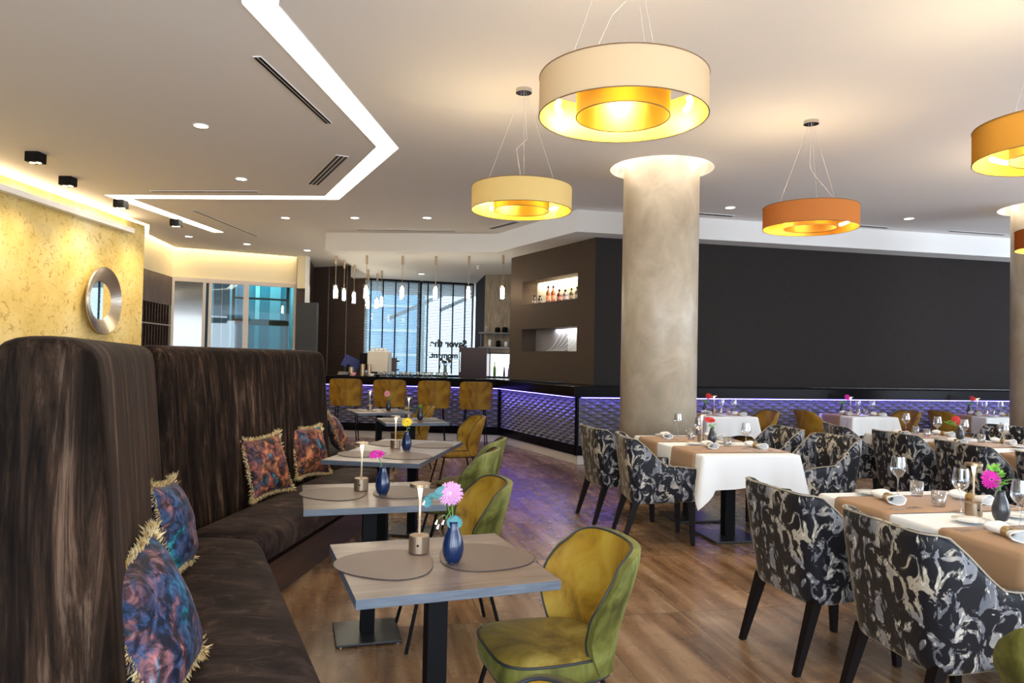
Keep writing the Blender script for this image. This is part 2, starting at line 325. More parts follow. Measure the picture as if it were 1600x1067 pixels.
# shelf unit
t=thing('wall_shelf_unit','tall dark wood shelf unit with narrow slots beyond the gold wall','shelf',(0,0,0))
d=(A2-A1).normalized(); 
Ms=Matrix.Translation((A1.x,A1.y,0))@Matrix.Rotation(math.atan2(d.y,d.x),4,'Z')
Ls=(A2-A1).length
m_shw=mat('walnut_veneer',(.10,.05,.04),.4); base(m_shw,ramp(m_shw,noise(m_shw,coords(m_shw,(3,3,.6)),3,4),[(.3,(.07,.045,.045)),(.7,(.16,.11,.10))]))
MB().box(0,Ls,0,.04,2.46,3.05,Ms).build('upper_panel',m_shw,t)
MB().box(0,Ls,.30,.34,0,3.05,Ms).build('back_panel',mat('shelf_back',(.05,.02,.015),.5),t)
for z in (1.55,2.03): MB().box(0,Ls,.0,.30,z,z+.025,Ms).build('shelf_board',mat('shelf_edge_grey',(.30,.26,.26),.4),t)
mb=MB(); i=0
x=.02
while x<Ls: mb.box(x,x+.022,.0,.30,1.0,2.46,Ms); x+=.145
mb.build('divider',m_wood,t)
# glazed partition (window_2)
d=(A3-A2).normalized(); Mp=Matrix.Translation((A2.x,A2.y,0))@Matrix.Rotation(math.atan2(d.y,d.x),4,'Z'); Lp=(A3-A2).length
fr=struct(MB().box(0,Lp,-.03,.05,2.98,3.07,Mp).build('window_1',m_glassc))
for x,ww in ((0,.05),(.60,.06),(.72,.06),(1.42,.11),(Lp-.16,.16)): MB().box(x,x+ww,-.03,.05,0,2.98,Mp).build('window_frame',m_glassc,fr)
MB().box(.05,.60,.0,.012,0,2.98,Mp).build('glass_pane',glassmat('reflective_glass',(.75,.72,.66),.10,.08,.4),fr)
MB().box(.78,1.42,.0,.012,0,2.98,Mp).build('glass_pane',m_pane,fr)
MB().box(1.53,Lp-.16,.0,.012,0,2.98,Mp).build('glass_pane',m_tealpane,fr)
# lobby seen through the partition
m_gry=mat('blue_grey_panel',(.09,.125,.17),.5); m_doorb=mat('brown_door_frame',(.14,.055,.03),.5)
lo=thing('lobby_wall','blue grey panelled lobby wall with teal glazing seen through the glass partition','wall panel',(0,0,0))
MB().box(.85,1.18,.50,.54,0,3.3,Mp).build('grey_panel',m_gry,lo); MB().box(1.015,1.02,.49,.50,0,3.3,Mp).build('panel_joint',m_porc,lo)
MB().box(.66,.74,.45,.5,0,3.3,Mp).build('dark_post',mat('dark_post_paint',(.03,.05,.07),.5),lo)
MB().box(.62,3.4,2.2,2.25,0,3.6,Mp).build('teal_wall',mat('lobby_teal',(.13,.32,.38),.4),lo)
for x0,x1,m_ in ((.95,1.05,m_porc),(1.5,1.6,m_gry),(1.9,2.0,m_porc),(2.25,2.5,mat('lobby_pale',(.45,.60,.62),.5)),(2.75,2.85,m_porc),(3.0,3.2,m_gry)): MB().box(x0,x1,2.1,2.19,0,3.6,Mp).build('wall_strip',m_,lo)
lo=thing('lobby_door','brown framed glass door in the lobby behind the glass partition','door',(0,0,0))
mb=MB(); 
for x0,x1,z0,z1 in ((1.24,1.30,0,3.3),(1.30,2.45,2.13,2.27),(1.30,2.45,2.72,2.76),(2.42,2.48,0,3.3),(1.36,1.44,0,2.13)): mb.box(x0,x1,.6,.68,z0,z1,Mp)
mb.build('door_frame',m_doorb,lo); MB().box(1.44,2.42,.64,.645,0,2.13,Mp).build('glass_pane',m_tealpane,lo)
area('lobby_daylight',Mp@Vector((2.0,1.7,3.5)),1.6,25,(.8,.95,1),(0,0,0),sy=1)
tag(MB().box(-1.5,.62,.5,.55,0,3.3,Mp).build('partition_screen',mat('cream_screen',(.15,.135,.105),.5)),'pale screen wall in the lobby behind the leftmost glass pane','screen')
# post and thin white return right of the partition
struct(MB().prism([(A3.x,A3.y),(A3.x+.14,A3.y-.05),(A3.x+.14,A3.y+.2),(A3.x,A3.y+.2)],0,3.06).build('trim_6',m_trim))
struct(MB().prism([(-4.78,16.06),(-4.58,16.0),(-4.58,16.19),(-4.78,16.19)],2.95,3.66).build('trim_8',m_cream))
struct(MB().prism([(-4.575,15.98),(-4.54,15.98),(-4.54,16.19),(-4.575,16.19)],2.55,3.66).build('trim_7',m_trim))
# brown slatted wall behind the bar, left of the window
m_slat=mat('brown_slat_panel',(.07,.045,.035),.5)
Nn,Ll,bb=nodes(m_slat); wv=Nn.new('ShaderNodeTexWave'); wv.bands_direction='Z'; wv.inputs['Scale'].default_value=7; wv.inputs['Distortion'].default_value=.3; Ll.new(coords(m_slat),wv.inputs[0])
base(m_slat,ramp(m_slat,wv.outputs[1],[(.1,(.030,.018,.014)),(.5,(.088,.056,.043))])); bump(m_slat,wv.outputs[1],.5,.01)
o=struct(MB().prism([(-4.95,18.05),(-3.52,17.35),(-3.52,17.65),(-4.95,18.35)],0,ZC).build('wall_back',m_slat))
ww=MB()
for q_ in (.30,.65): 
    x=-4.95+1.43*q_; y=18.05-.7*q_; ww.box(x-.008,x+.008,y-.02,y+.01,0,ZC)
ww.build('panel_joint',mat('joint_grey',(.16,.12,.10),.5),o)
struct(MB().prism([(-4.58,16.2),(-4.95,18.05),(-5.2,18.05),(-4.83,16.2)],0,ZC).build('wall_bar_left',m_slat))
tag(MB().prism([(-4.72,15.9),(-4.24,15.75),(-4.24,15.9),(-4.72,16.05)],.0,2.62).build('cabinet',mat('dark_grey_cabinet',(.045,.048,.055),.5),bevel=.01),'flat dark grey cabinet standing right of the glass partition','cabinet')
# ------------------------------------------------------------ bar window with blinds
WA=Vector((-3.54,17.25)); WB=Vector((-.93,18.1)); d=(WB-WA).normalized(); Lw=(WB-WA).length
Mw=Matrix.Translation((WA.x,WA.y,0))@Matrix.Rotation(math.atan2(d.y,d.x),4,'Z')
fr=struct(MB().box(0,Lw,.16,.22,3.28,3.36,Mw).build('window_2',m_blk))
for x,ww_ in ((0,.04),(1.33,.09),(Lw-.04,.04)): MB().box(x,x+ww_,.16,.22,.0,3.28,Mw).build('window_frame',m_blk,fr)
MB().box(0,Lw,.16,.22,.95,1.05,Mw).build('window_sill',m_blk,fr)
MB().box(.04,Lw-.04,.185,.195,1.05,3.28,Mw).build('glass_pane',m_pane,fr)
m_slw=mat('blind_slat_blue',(.62,.76,.90),.5); m_slw2=mat('blind_slat_white',(.82,.88,.94),.5)
for (x0,x1,lab,tapes,ms_) in ((.03,1.36,'left venetian blind with black tapes behind the bar',[.13,.42,.72,1.03],m_slw),(1.42,Lw-.05,'right venetian blind with black tapes and pale slats behind the bar',[.12,.44,.75,1.06],m_slw2)):
    t=thing('venetian_blind',lab,'blind',(0,0,0))
    mb=MB(); z=1.08
    while z<3.30:
        a=math.radians(32); mb.box(x0,x1,-.014,.014,-.0012,.0012,Mw@Matrix.Translation((0,.06,z))@Matrix.Rotation(a,4,'X')); z+=.040
    mb.build('slats',ms_,t)
    for q_ in tapes: MB().box(x0+q_,x0+q_+.026,.035,.085,1.08,3.33,Mw).build('ladder_tape',m_blk,t)
    MB().box(x0,x1,.03,.09,3.30,3.34,Mw).build('head_rail',m_blk,t)
# lettering on the glass, read from the street
txm=mat('lettering_dark',(.07,.055,.05),.6)
for s_,x,z,w_ in (('Savor the',2.55,1.745,.9),('moment.',2.33,1.47,.6)):
    fc=bpy.data.curves.new('window_lettering','FONT'); fc.body=s_; fc.size=.30; fc.extrude=.003; fc.offset=.014; fc.space_character=1.0
    to=bpy.data.objects.new('tmp',fc); COL.objects.link(to); dg=bpy.context.evaluated_depsgraph_get(); dg.update()
    me=bpy.data.meshes.new_from_object(to.evaluated_get(dg)); bpy.data.objects.remove(to); me.materials.clear(); me.materials.append(txm)
    o=bpy.data.objects.new('window_lettering',me); COL.objects.link(o)
    wid=max(v.co.x for v in me.vertices); k_=.93/wid if s_[0]=='S' else .72/wid
    me.transform(Matrix.Diagonal((k_,k_,1,1)))
    o.matrix_world=Mw@Matrix.Translation((x,.02,z))@Matrix.Rotation(PI,4,'Z')@Matrix.Rotation(PI/2,4,'X')
    tag(o,'dark mirrored lettering reading %s on the bar window'%s_.rstrip('.'),'lettering')
# street outside: facade, canopy beams
t=thing('building_facade','blue grey glass building facade outside the bar window','building',(0,0,0))
m_fac=mat('facade_blue',(.42,.60,.80),.4); m_beam=mat('white_beam',(.85,.9,.95),.5)
MB().box(-9,-3.2,27,27.5,0,7).build('facade_wall',m_fac,t)
for i in range(8): MB().box(-9,-3.1,26.9,27,.6+i*.9,.68+i*.9).build('floor_band',m_beam,t)
MB().box(-3.15,-2.9,24,24.3,0,8).build('pillar',m_beam,t)
t=thing('canopy_frame','white diagonal canopy beams outside the bar window','canopy',(0,0,0))
for a,b_ in (((-5.2,22,3.3),(-2.6,26,6.2)),((-3.8,22,2.6),(-.3,25,4.6)),((-4.6,23,4.4),(.2,23.5,4.3)),((-4.6,23,3.6),(.2,23.5,3.5)),((-2.2,22,2.9),(.3,23,4.2))):
    MB().tube([a,b_],.06,6).build('beam',m_beam,t)
tag(MB().box(-.9,2.5,24,24.3,0,1.75).build('parked_van',mat('van_blue_grey',(.30,.42,.55),.3),bevel=.15,seg=4),'blue grey van parked outside the right half of the bar window','van')
# ------------------------------------------------------------ right side of bar: side wall, textured wall, shelf, lit niche
struct(MB().prism([(-.93,18.15),(-.62,16.1),(-.3,16.1),(-.3,18.4)],0,3.34).build('wall_bar_side',m_dark))
m_brz=mat('bronze_wallpaper',(.2,.15,.1),.45,metal=.2)
base(m_brz,ramp(m_brz,noise(m_brz,coords(m_brz,(9,9,1.2)),3,5,.7),[(.3,(.10,.082,.068)),(.55,(.23,.18,.13)),(.8,(.40,.31,.19))]))
struct(MB().prism([(-.62,16.1),(.55,15.85),(.55,16.2),(-.62,16.4)],0,3.34).build('wall_bar_right',m_brz))
t=thing('glass_shelf_rack','two tier metal shelf with stacked glassware on the bronze wall','shelf',(-.10,15.75,0))
m_shg=mat('shelf_grey_metal',(.16,.155,.16),.5); MB().box(-.62,.5,-.08,.24,1.70,1.735).build('shelf_board',m_shg,t); MB().box(-.62,.5,-.08,.24,2.02,2.05).build('shelf_board',m_shg,t)
for x in (-.58,-.30,0,.3): MB().box(x,x+.012,-.06,-.045,1.70,2.05).build('upright',m_shg,t)
for k_,(x,z,h_,r_,m_) in enumerate(((-.42,2.05,.14,.05,m_glass),(-.22,2.05,.11,.06,m_black),(-.06,2.05,.12,.06,m_black),(.12,2.05,.15,.05,m_bronze),(.28,2.05,.15,.05,m_bronze),(-.38,1.735,.16,.035,m_porc),(-.2,1.735,.14,.05,m_black),(-.02,1.735,.12,.05,m_porc),(.14,1.735,.15,.045,m_black),(.3,1.735,.15,.045,m_bronze))):
    tag(MB().lathe([(r_*.7,0),(r_,.02),(r_,h_*.8),(r_*.8,h_)],14,(-.10+x,15.83,z+.001)).build('jar',m_,smooth=True),'%s %s on the %s tier of the bar wall shelf, %s from the left'%('small','jar' ,('upper' if z>2 else 'lower'),['first','second','third','fourth','fifth'][k_%5]),'jar','jars on the bar wall shelf')
t=thing('fridge_cabinet','glossy dark purple cabinet behind the bar, right of the window','cabinet',(0,0,0))
MB().prism([(-1.07,14.75),(-.50,14.65),(-.46,15.3),(-1.03,15.4)],0,1.70).build('body',mat('dark_plum_gloss',(.045,.030,.042),.25),t,bevel=.01)
MB().box(-1.045,-1.03,14.70,14.72,1.2,1.6).build('handle',m_steel,t)
tag(MB().box(-.50,.46,14.95,15.34,0,1.118).build('back_counter',m_black,bevel=.005),'black back counter below the lit backsplash at the bar end','counter')
t=thing('lit_backsplash','bright lit backsplash recess behind bottles at the right end of the bar','backsplash',(-.08,15.3,0))
MB().box(-.36,.40,0,.04,1.05,1.58).build('panel',emis('backsplash_glow',(.92,.96,1),1.3),t)
MB().box(-.38,.42,-.15,.04,1.58,1.60).build('shelf_board',m_blk,t)
for k_,(x,h_,r_,m_) in enumerate(((-.30,.30,.03,m_leafg),(-.2,.22,.03,m_glass),(-.10,.28,.022,m_steel),(0,.25,.028,mat('violet_bottle',(.30,.25,.75),.2)),(.08,.36,.02,m_black),(.17,.24,.028,m_bronze),(.27,.20,.035,m_black))):
    tag(MB().lathe([(r_,0),(r_,h_*.55),(r_*.35,h_*.72),(r_*.35,h_)],12,(-.05+x,15.12,1.12)).build('bottle',m_,smooth=True),['green bottle','clear bottle','thin steel dispenser','violet bottle','tall black bottle','bronze flask','squat black bottle'][k_]+' before the lit backsplash at the bar end','bottle','bottles at the lit bar end')
# ------------------------------------------------------------ bar front and ledge
FR=[(-4.1,13.47),(-.18,12.98),(.97,10.45),(12.8,13.07)]
def fpoly(a,b_): return offs(FR,a)+offs(FR,b_)[::-1]
t=thing('bar_counter','long angled black lacquer bar counter with quilted violet lit front','bar counter',(0,0,0))
MB().prism(fpoly(-.13,.50),.965,1.12).build('worktop',m_black,t,bevel=.008)
MB().prism(fpoly(.03,.40),.13,.965).build('carcass',m_black,t)
MB().prism(fpoly(-.035,.2),.13,.27).build('base_band',m_black,t)
MB().prism(fpoly(.0,.3),.0,.13).build('plinth',m_plinth,t)
cw,ch=.20,.092
for s_ in range(3):
    a,b_=Vector(FR[s_]),Vector(FR[s_+1]); d=(b_-a).normalized(); n=Vector((d.y,-d.x)); Ln=(b_-a).length; mb=MB()
    nx=int(Ln/cw); cwx=Ln/nx; z0=.27; nz=15; hh=(.95-z0)/nz
    def P(x,z,o_): q=a+d*x+n*o_; return (q.x,q.y,z)
    for j in range(nz+1):
        for i in range(nx+1):
            cx=(i+(.5 if j%2 else 0))*cwx; cz=z0+j*hh
            if cx>Ln: continue
            xl,xr=max(0,cx-cwx/2),min(Ln,cx+cwx/2); zt,zb=min(.95,cz+hh),max(z0,cz-hh)
            pk=P(cx,cz,.040); L_=P(xl,cz,-.02); R_=P(xr,cz,-.02); T=P(cx,zt,-.02 if zt>=cz+hh-1e-6 else .02); B=P(cx,zb,-.02)
            mb.add([L_,B,R_,T,pk],[(0,1,4),(1,2,4),(2,3,4),(3,0,4)])
    mb.build('quilted_panel',m_fas,t)
    MB().prism([tuple(a+n*.05+d*.02),tuple(b_+n*.05-d*.02),tuple(b_+n*.075-d*.02),tuple(a+n*.075+d*.02)],.952,.964).build('led_strip',m_violet,t)
    mid=(a+b_)/2+n*.072
    area('bar_violet_led',(mid.x,mid.y,.955),Ln-.1,4.2*Ln,(.18,.14,1),(0,0,math.atan2(d.y,d.x)),sy=.03)
for x,y in ((FR[1][0],FR[1][1]),(FR[2][0],FR[2][1])): MB().cyl(.03,.13,.96,(x-.02,y-.02),8).build('corner_strip',m_black,t)
# ------------------------------------------------------------ niche wall and dark wall
W0=Vector((-.04,13.34)); W1=Vector((1.23,10.90)); d=(W1-W0).normalized(); Lk=(W1-W0).length
Mn=Matrix.Translation((W0.x,W0.y,0))@Matrix.Rotation(math.atan2(d.y,d.x),4,'Z')
Mv=Mn@Matrix.Rotation(PI/2,4,'X')   # local x along wall, y up, extrude -> depth
NX0,NX1=.456,2.265
def rect(x0,x1,y0,y1): return [(x0,y0),(x1,y0),(x1,y1),(x0,y1)]
struct(slab('wall_niche',rect(0,Lk,1.123,3.36),[rect(NX0,NX1,2.45,2.857),rect(NX0,NX1,1.627,2.015)],-.30,0,m_dbr,Mv))
struct(MB().box(0.02,Lk,.30,.33,1.6,3.34,Mn).build('wall_niche_back',mat('niche_back_cream',(.75,.70,.60),.5)))
struct(MB().prism([(1.23,10.90),(12.9,13.58),(12.9,13.9),(1.23,11.25)],1.123,3.36).build('wall_right',m_dark))
area('niche_fill_upper',Mn@Vector(((NX0+NX1)/2,.26,2.85)),1.7,9,(1,.86,.62),(0,0,math.atan2(d.y,d.x)),sy=.08)  # added fill light that brightens the niche backing, no real fitting
area('niche_fill_lower',Mn@Vector(((NX0+NX1)/2+.3,.24,2.008)),1.0,4,(.95,.97,1),(0,0,math.atan2(d.y,d.x)),sy=.08)  # second added fill, brightens the back of the lower niche
t=thing('stair_picture','grey and white staircase view at the back of the lower wall niche','picture',(0,0,0))
MB().box(.46,1.55,.285,.298,1.63,2.013,Mn).build('grey_panel',mat('niche_grey',(.25,.23,.24),.6),t)
MB().box(1.55,1.95,.285,.298,1.63,2.013,Mn).build('white_panel',m_porc,t)
for k_ in range(6):
    MB().tube([Mn@Vector((.9+.10*k_+.45*s+.05*k_*s,.27,1.64+.26*s*s+.06*s)) for s in [j/8 for j in range(9)]],.007,5).build('handrail',m_porc,t)
bt=[(.62,.17,.035,'clear bottle with black label',(.05,.04,.04)),(.82,.15,.04,'dark squat bottle',(.02,.02,.03)),(1.10,.30,.038,'tall amber whisky bottle',(.30,.10,.03)),(1.27,.29,.038,'tall amber bottle with red label',(.42,.09,.05)),(1.47,.21,.042,'red brown square bottle',(.16,.03,.03)),(1.66,.19,.045,'grey liqueur bottle',(.20,.20,.24)),(1.85,.20,.036,'olive slim bottle',(.14,.13,.08)),(2.02,.21,.038,'grey green slim bottle',(.16,.17,.14)),(2.17,.21,.038,'smoky grey bottle at the right end',(.15,.15,.18))]
for k_,(x,h_,r_,lab,c) in enumerate(bt):
    p=Mn@Vector((x,.15,2.451)); t=thing('liquor_bottle',lab+' in the upper wall niche','bottle',p,0,'bottles in the upper wall niche')
    MB().lathe([(r_*.95,0),(r_,.01),(r_,h_*.55),(r_*.8,h_*.64),(r_*.34,h_*.74),(r_*.34,h_*.86)],16).build('body',mat('bottle_glass_%d'%k_,c,.12,coat=.5),t,smooth=True)
    MB().lathe([(r_*.42,h_*.86),(r_*.42,h_)],12).build('cap',m_black,t)
    MB().lathe([(r_*1.01,h_*.18),(r_*1.01,h_*.42)],16,cap=(False,False)).build('paper_label',mat('bottle_label_%d'%k_,(min(1,c[0]*2.5+.25),c[1]*2+.2,c[2]*2+.15),.6),t)
# dark tray lying on the ledge
tag(MB().prism([tuple(Vector(p)) for p in ((-.02,12.35),(.62,10.98),(.80,11.06),(.16,12.45))],1.121,1.15).build('serving_tray',m_blk,bevel=.008),'long flat black tray lying on the bar ledge under the niche wall','tray')
# ------------------------------------------------------------ ceiling fittings
def downlight(x,y,lab,z=ZC,r=.075):
    global DL
    if DL is None:
        DL=thing('recessed_downlight',lab,'downlight',(x,y,z),0,'recessed downlights')
        MB().lathe([(r,0),(r,-.006),(r*.86,-.008),(r*.86,-.001)],28,cap=(False,False)).build('ring',m_trim,DL)
        MB().lathe([(r*.86,-.003),(r*.5,-.0025),(.001,-.0025)],28,cap=(False,False)).build('lens',m_down,DL)
        USED.add(DL.name); return DL
    return dup(DL,(x,y,z),0,lab)
DL=None
for x,y,lab in ((-3.01,6.9,'recessed downlight nearest the viewer, inside the zigzag light channel'),(-3.40,8.99,'recessed downlight just this side of the horizontal arm of the light channel'),
 (-3.64,11.52,'round downlight beyond the light channel, leftmost of three in that row'),(-2.51,11.4,'middle round fitting of the three before the bar soffit'),(-1.36,11.28,'rightmost of the three round downlights before the bar soffit'),
 (-6.10,13.6,'downlight near the end of the gold wall'),(-5.3,14.4,'downlight in front of the cream wall, middle of its row'),(-4.3,15.1,'downlight in front of the cream wall, right end of its row'),
 (3.0,10.09,'downlight right of the round column'),(5.77,10.6,'downlight right of the amber ring pendant')):
    downlight(x,y,lab)
downlight(-2.05,16.2,'downlight in the low ceiling before the bar window',3.34,.075)
def linvent(a,b_,w_,n,lab,z=ZC):
    a=Vector(a);b_=Vector(b_);d=(b_-a).normalized();L_=(b_-a).length
    t=thing('ceiling_vent',lab,'vent',(a.x,a.y,z),math.atan2(d.y,d.x),'linear ceiling vents')
    MB().box(0,L_,-w_/2,w_/2,-.006,0).build('frame',m_ceil,t)
    for i in range(n):
        y=-w_/2+w_*(i+.5)/n; MB().box(.01,L_-.01,y-w_/n*.30,y+w_/n*.30,-.0085,-.004).build('slot',m_blk,t)
linvent((-1.90,5.25),(-1.75,6.75),.065,2,'long double slot air vent beside the zigzag light channel')
linvent((-1.88,7.85),(-2.57,9.21),.14,3,'short triple slot air vent by the bend of the light channel')
linvent((-4.93,9.80),(-3.43,9.68),.05,1,'thin slot vent parallel to the far arm of the light channel')
linvent((-4.9,11.05),(-4.75,13.4),.04,1,'thin slot vent between the gold wall and the short light arm')
linvent((2.2,10.40),(3.22,10.68),.09,2,'slot vent right of the round column by the soffit')
linvent((4.9,11.1),(5.86,11.36),.09,2,'slot vent right of the amber ring pendant by the soffit')
linvent((6.9,11.5),(7.95,11.75),.07,2,'slot vent at the right edge of the ceiling by the soffit')
linvent((-.40,12.12),(.05,11.45),.10,2,'slot vent behind the cream yellow ring pendant')
linvent((-2.7,12.45),(-1.0,12.4),.05,1,'thin slot vent right before the bar soffit')
SPOT=None
for k_,(x,y,lab) in enumerate(((-5.30,7.99,'black square ceiling spotlight nearest the viewer'),(-5.62,9.1,'second black square ceiling spotlight along the gold wall'),(-5.68,10.45,'third black square ceiling spotlight, before the light channel tip'),(-5.55,11.9,'farthest black square ceiling spotlight along the gold wall'))):
    if SPOT is None:
        SPOT=thing('surface_spotlight',lab,'spotlight',(x,y,ZC),0,'black ceiling spotlights along the gold wall')
        MB().box(-.075,.075,-.075,.075,-.11,0).build('housing',m_blk,SPOT,bevel=.004)
        for s_ in (-.035,.035): MB().cyl(.027,-.114,-.109,(s_,0),16).build('lens',emis('spot_lens_%d'%(s_>0),(1,.85,.5),9),SPOT)
    else: dup(SPOT,(x,y,ZC),0,lab)
    spot('gold_wall_spot',(x,y,ZC-.13),(-6.35,y-.1,1.2),55,(1,.82,.50),110,1)
sp2=thing('sprinkler','small white sprinkler head in the low ceiling over the bar','sprinkler',(-.72,14.6,3.34))
MB().lathe([(.03,0),(.03,-.01),(.01,-.012),(.008,-.06),(.025,-.062),(.025,-.068)],12).build('head',m_trim,sp2)
# ---- ring pendants
def transl(nm,c1_,c2_,f=.5):
    mo=bpy.data.materials.new(nm); mo.use_nodes=True; N=mo.node_tree.nodes; L=mo.node_tree.links; N.clear()
    o_=N.new('ShaderNodeOutputMaterial'); df=N.new('ShaderNodeBsdfDiffuse'); tl_=N.new('ShaderNodeBsdfTranslucent'); mx=N.new('ShaderNodeMixShader')
    df.inputs[0].default_value=(*c1_,1); tl_.inputs[0].default_value=(*c2_,1); mx.inputs[0].default_value=f
    L.new(df.outputs[0],mx.inputs[1]); L.new(tl_.outputs[0],mx.inputs[2]); L.new(mx.outputs[0],o_.inputs[0]); return mo
def ring_pendant(x,y,zb,lab,cout,cin,tr,tw=0,glow=10):
    R1,R2,Hh=.40,.222,.185
    t=thing('ring_pendant',lab,'pendant lamp',(x,y,zb),tw,'ring pendant lamps')
    mo=bpy.data.materials.new('shade_fabric'); mo.use_nodes=True; N=mo.node_tree.nodes; L=mo.node_tree.links; N.clear()
    o_=N.new('ShaderNodeOutputMaterial'); df=N.new('ShaderNodeBsdfDiffuse'); tl=N.new('ShaderNodeBsdfTranslucent'); mx=N.new('ShaderNodeMixShader')
    df.inputs[0].default_value=(*cout,1); tl.inputs[0].default_value=(*tr,1); mx.inputs[0].default_value=.55
    L.new(df.outputs[0],mx.inputs[1]); L.new(tl.outputs[0],mx.inputs[2]); L.new(mx.outputs[0],o_.inputs[0])
    mi_=mat('shade_gold_lining',cin,.42,metal=.25)
    MB().lathe([(R1,0),(R1,Hh)],64,cap=(False,False)).build('outer_shade',mo,t,smooth=True)
    MB().lathe([(R1-.004,Hh),(R1-.004,0)],64,cap=(False,False)).build('outer_lining',mi_,t,smooth=True)
    MB().lathe([(R2,0),(R2,Hh)],48,cap=(False,False)).build('inner_shade',transl('inner_shade_fabric',cin,(.95,.62,.16)),t,smooth=True)
    for r_,z in ((R1,0),(R1,Hh),(R2,0),(R2,Hh)):
        MB().tube([(r_*math.cos(2*PI*i/64),r_*math.sin(2*PI*i/64),z) for i in range(64)],.003,5,True).build('rim',m_dkrim,t,smooth=True)
    l=bpy.data.lights.new('ring_pendant_glow','POINT'); l.energy=glow; l.color=(1,.80,.50); l.shadow_soft_size=.03; lo_=bpy.data.objects.new('ring_pendant_glow',l); COL.objects.link(lo_); lo_.location=(x+.30*math.cos(tw+1.2),y+.30*math.sin(tw+1.2),zb+Hh-.03)
    for i in range(4):
        a0=PI/4+i*PI/2+.35; pth=[(.312*math.cos(a0+s*.09),.312*math.sin(a0+s*.09),.055) for s in range(-3,4)]
        MB().tube(pth,.014,8).build('tube_lamp',m_bulb,t)
    cz=ZC-zb
    MB().lathe([(.001,cz),(.065,cz),(.065,cz-.03),(.001,cz-.03)],28,cap=(False,False)).build('canopy',m_steel,t,smooth=False)
    for a in (.4,.4+2*PI/3,.4+4*PI/3):
        MB().tube([(.02*math.cos(a),.02*math.sin(a),cz-.03),(.31*math.cos(a),.31*math.sin(a),Hh-.01)],.0009,5).build('wire',m_wire,t)
    MB().tube([(0,0,cz-.03),(.03,-.02,(cz+Hh)/2),(-.05,.03,(cz+Hh)*.42),(-.22,-.1,Hh)],.0018,5).build('cable',m_wire,t)
    return t
m_dkrim=mat('shade_rim',(.20,.10,.03),.5); m_wire=mat('pale_wire',(.6,.55,.48),.5)
ring_pendant(.507,3.45,2.66,'large pale cream ring pendant nearest the viewer, before the round column',(.78,.70,.52),(.78,.50,.035),(.9,.75,.38),.3)
ring_pendant(.055,5.80,2.68,'cream yellow ring pendant hanging over the zigzag light corner',(.80,.72,.36),(.80,.50,.03),(.95,.80,.30),1.1)
ring_pendant(2.62,6.42,2.70,'amber ring pendant right of the round column',(.62,.32,.10),(.80,.36,.03),(.90,.45,.10),2.0)
ring_pendant(2.98,3.98,2.66,'yellow ochre ring pendant cut by the upper right edge',(.70,.42,.08),(.80,.50,.04),(.90,.58,.08),.9)
ring_pendant(5.35,7.05,2.67,'orange brown ring pendant at the right edge before the far column',(.46,.17,.05),(.80,.45,.08),(.75,.30,.08),1.6)
# ---- bar pendants
PEND=None
row=[(545,0,0)]
bp=[(-3.17,13.45),(-2.64,13.3),(-1.98,13.25),(-1.37,13.2),(-.78,13.15),(-.17,13.1),(-3.28,14.15),(-3.38,14.9),(-3.0,15.5),(-3.15,16.1),(-3.2,15.75),(-3.4,16.4)]
names=['at the left end of the front row over the bar','second from left in the front row over the bar','third in the front row over the bar','fourth in the front row over the bar','fifth in the front row over the bar','at the right end of the front row, before the niche wall','second of the left row running back','third of the left row running back','fourth of the left row running back, right of the others','fifth of the left row running back','in the rear cluster before the window','farthest in the rear cluster before the window']
bp=[(-3.30,13.5),(-2.71,13.4),(-2.04,13.35),(-1.42,13.3),(-.81,13.2),(-.19,13.0),(-3.28,14.1),(-3.25,14.85),(-3.12,15.6),(-3.05,16.3),(-2.85,15.75),(-3.28,16.45)]
hangs=[.62,.62,.62,.62,.62,.62,.62,.62,.62,.62,.75,.85]
for k_,((x,y),nm_) in enumerate(zip(bp,names)):
    if PEND is None:
        PEND=thing('glass_pendant','',"pendant lamp",(0,0,0),0,'small glass pendants over the bar')
        MB().cyl(.022,-.16,0).build('canopy',m_bronze,PEND); MB().cyl(.005,-.55,-.15,n=8).build('rod',m_bronze,PEND)
        MB().lathe([(.046,-.80),(.046,-.54),(.042,-.54),(.042,-.80)],20,cap=(False,False)).build('glass_shade',m_glass,PEND)
        MB().lathe([(.012,-.56),(.030,-.60),(.030,-.77),(.012,-.78)],14).build('bulb',m_pbulb,PEND)
    place(PEND,(x,y,3.34 if x>-3.34 else 3.34),0,'small cylindrical glass pendant '+nm_)
# ------------------------------------------------------------ wall mirror
mr=thing('round_mirror','round mirror with wide ribbed silver rim on the gold wall','mirror',(-6.305,11.05,2.25),0)
mr.rotation_euler=(0,math.radians(90),math.radians(2.6))
prof=[(.29,.03)]
for i in range(13):
    r_=.29+i*.017; z=.03+.075*(i/12)**.8; prof+= [(r_,z),(r_+.0085,z+.008)]
prof+=[(.515,.10),(.515,.085),(.30,.0)]
MB().lathe(prof,64,cap=(False,False)).build('rim',m_hammer,mr,smooth=False)
MB().lathe([(.001,.028),(.292,.028),(.292,.01),(.001,.01)],48,cap=(False,False)).build('mirror_glass',m_mirror,mr)
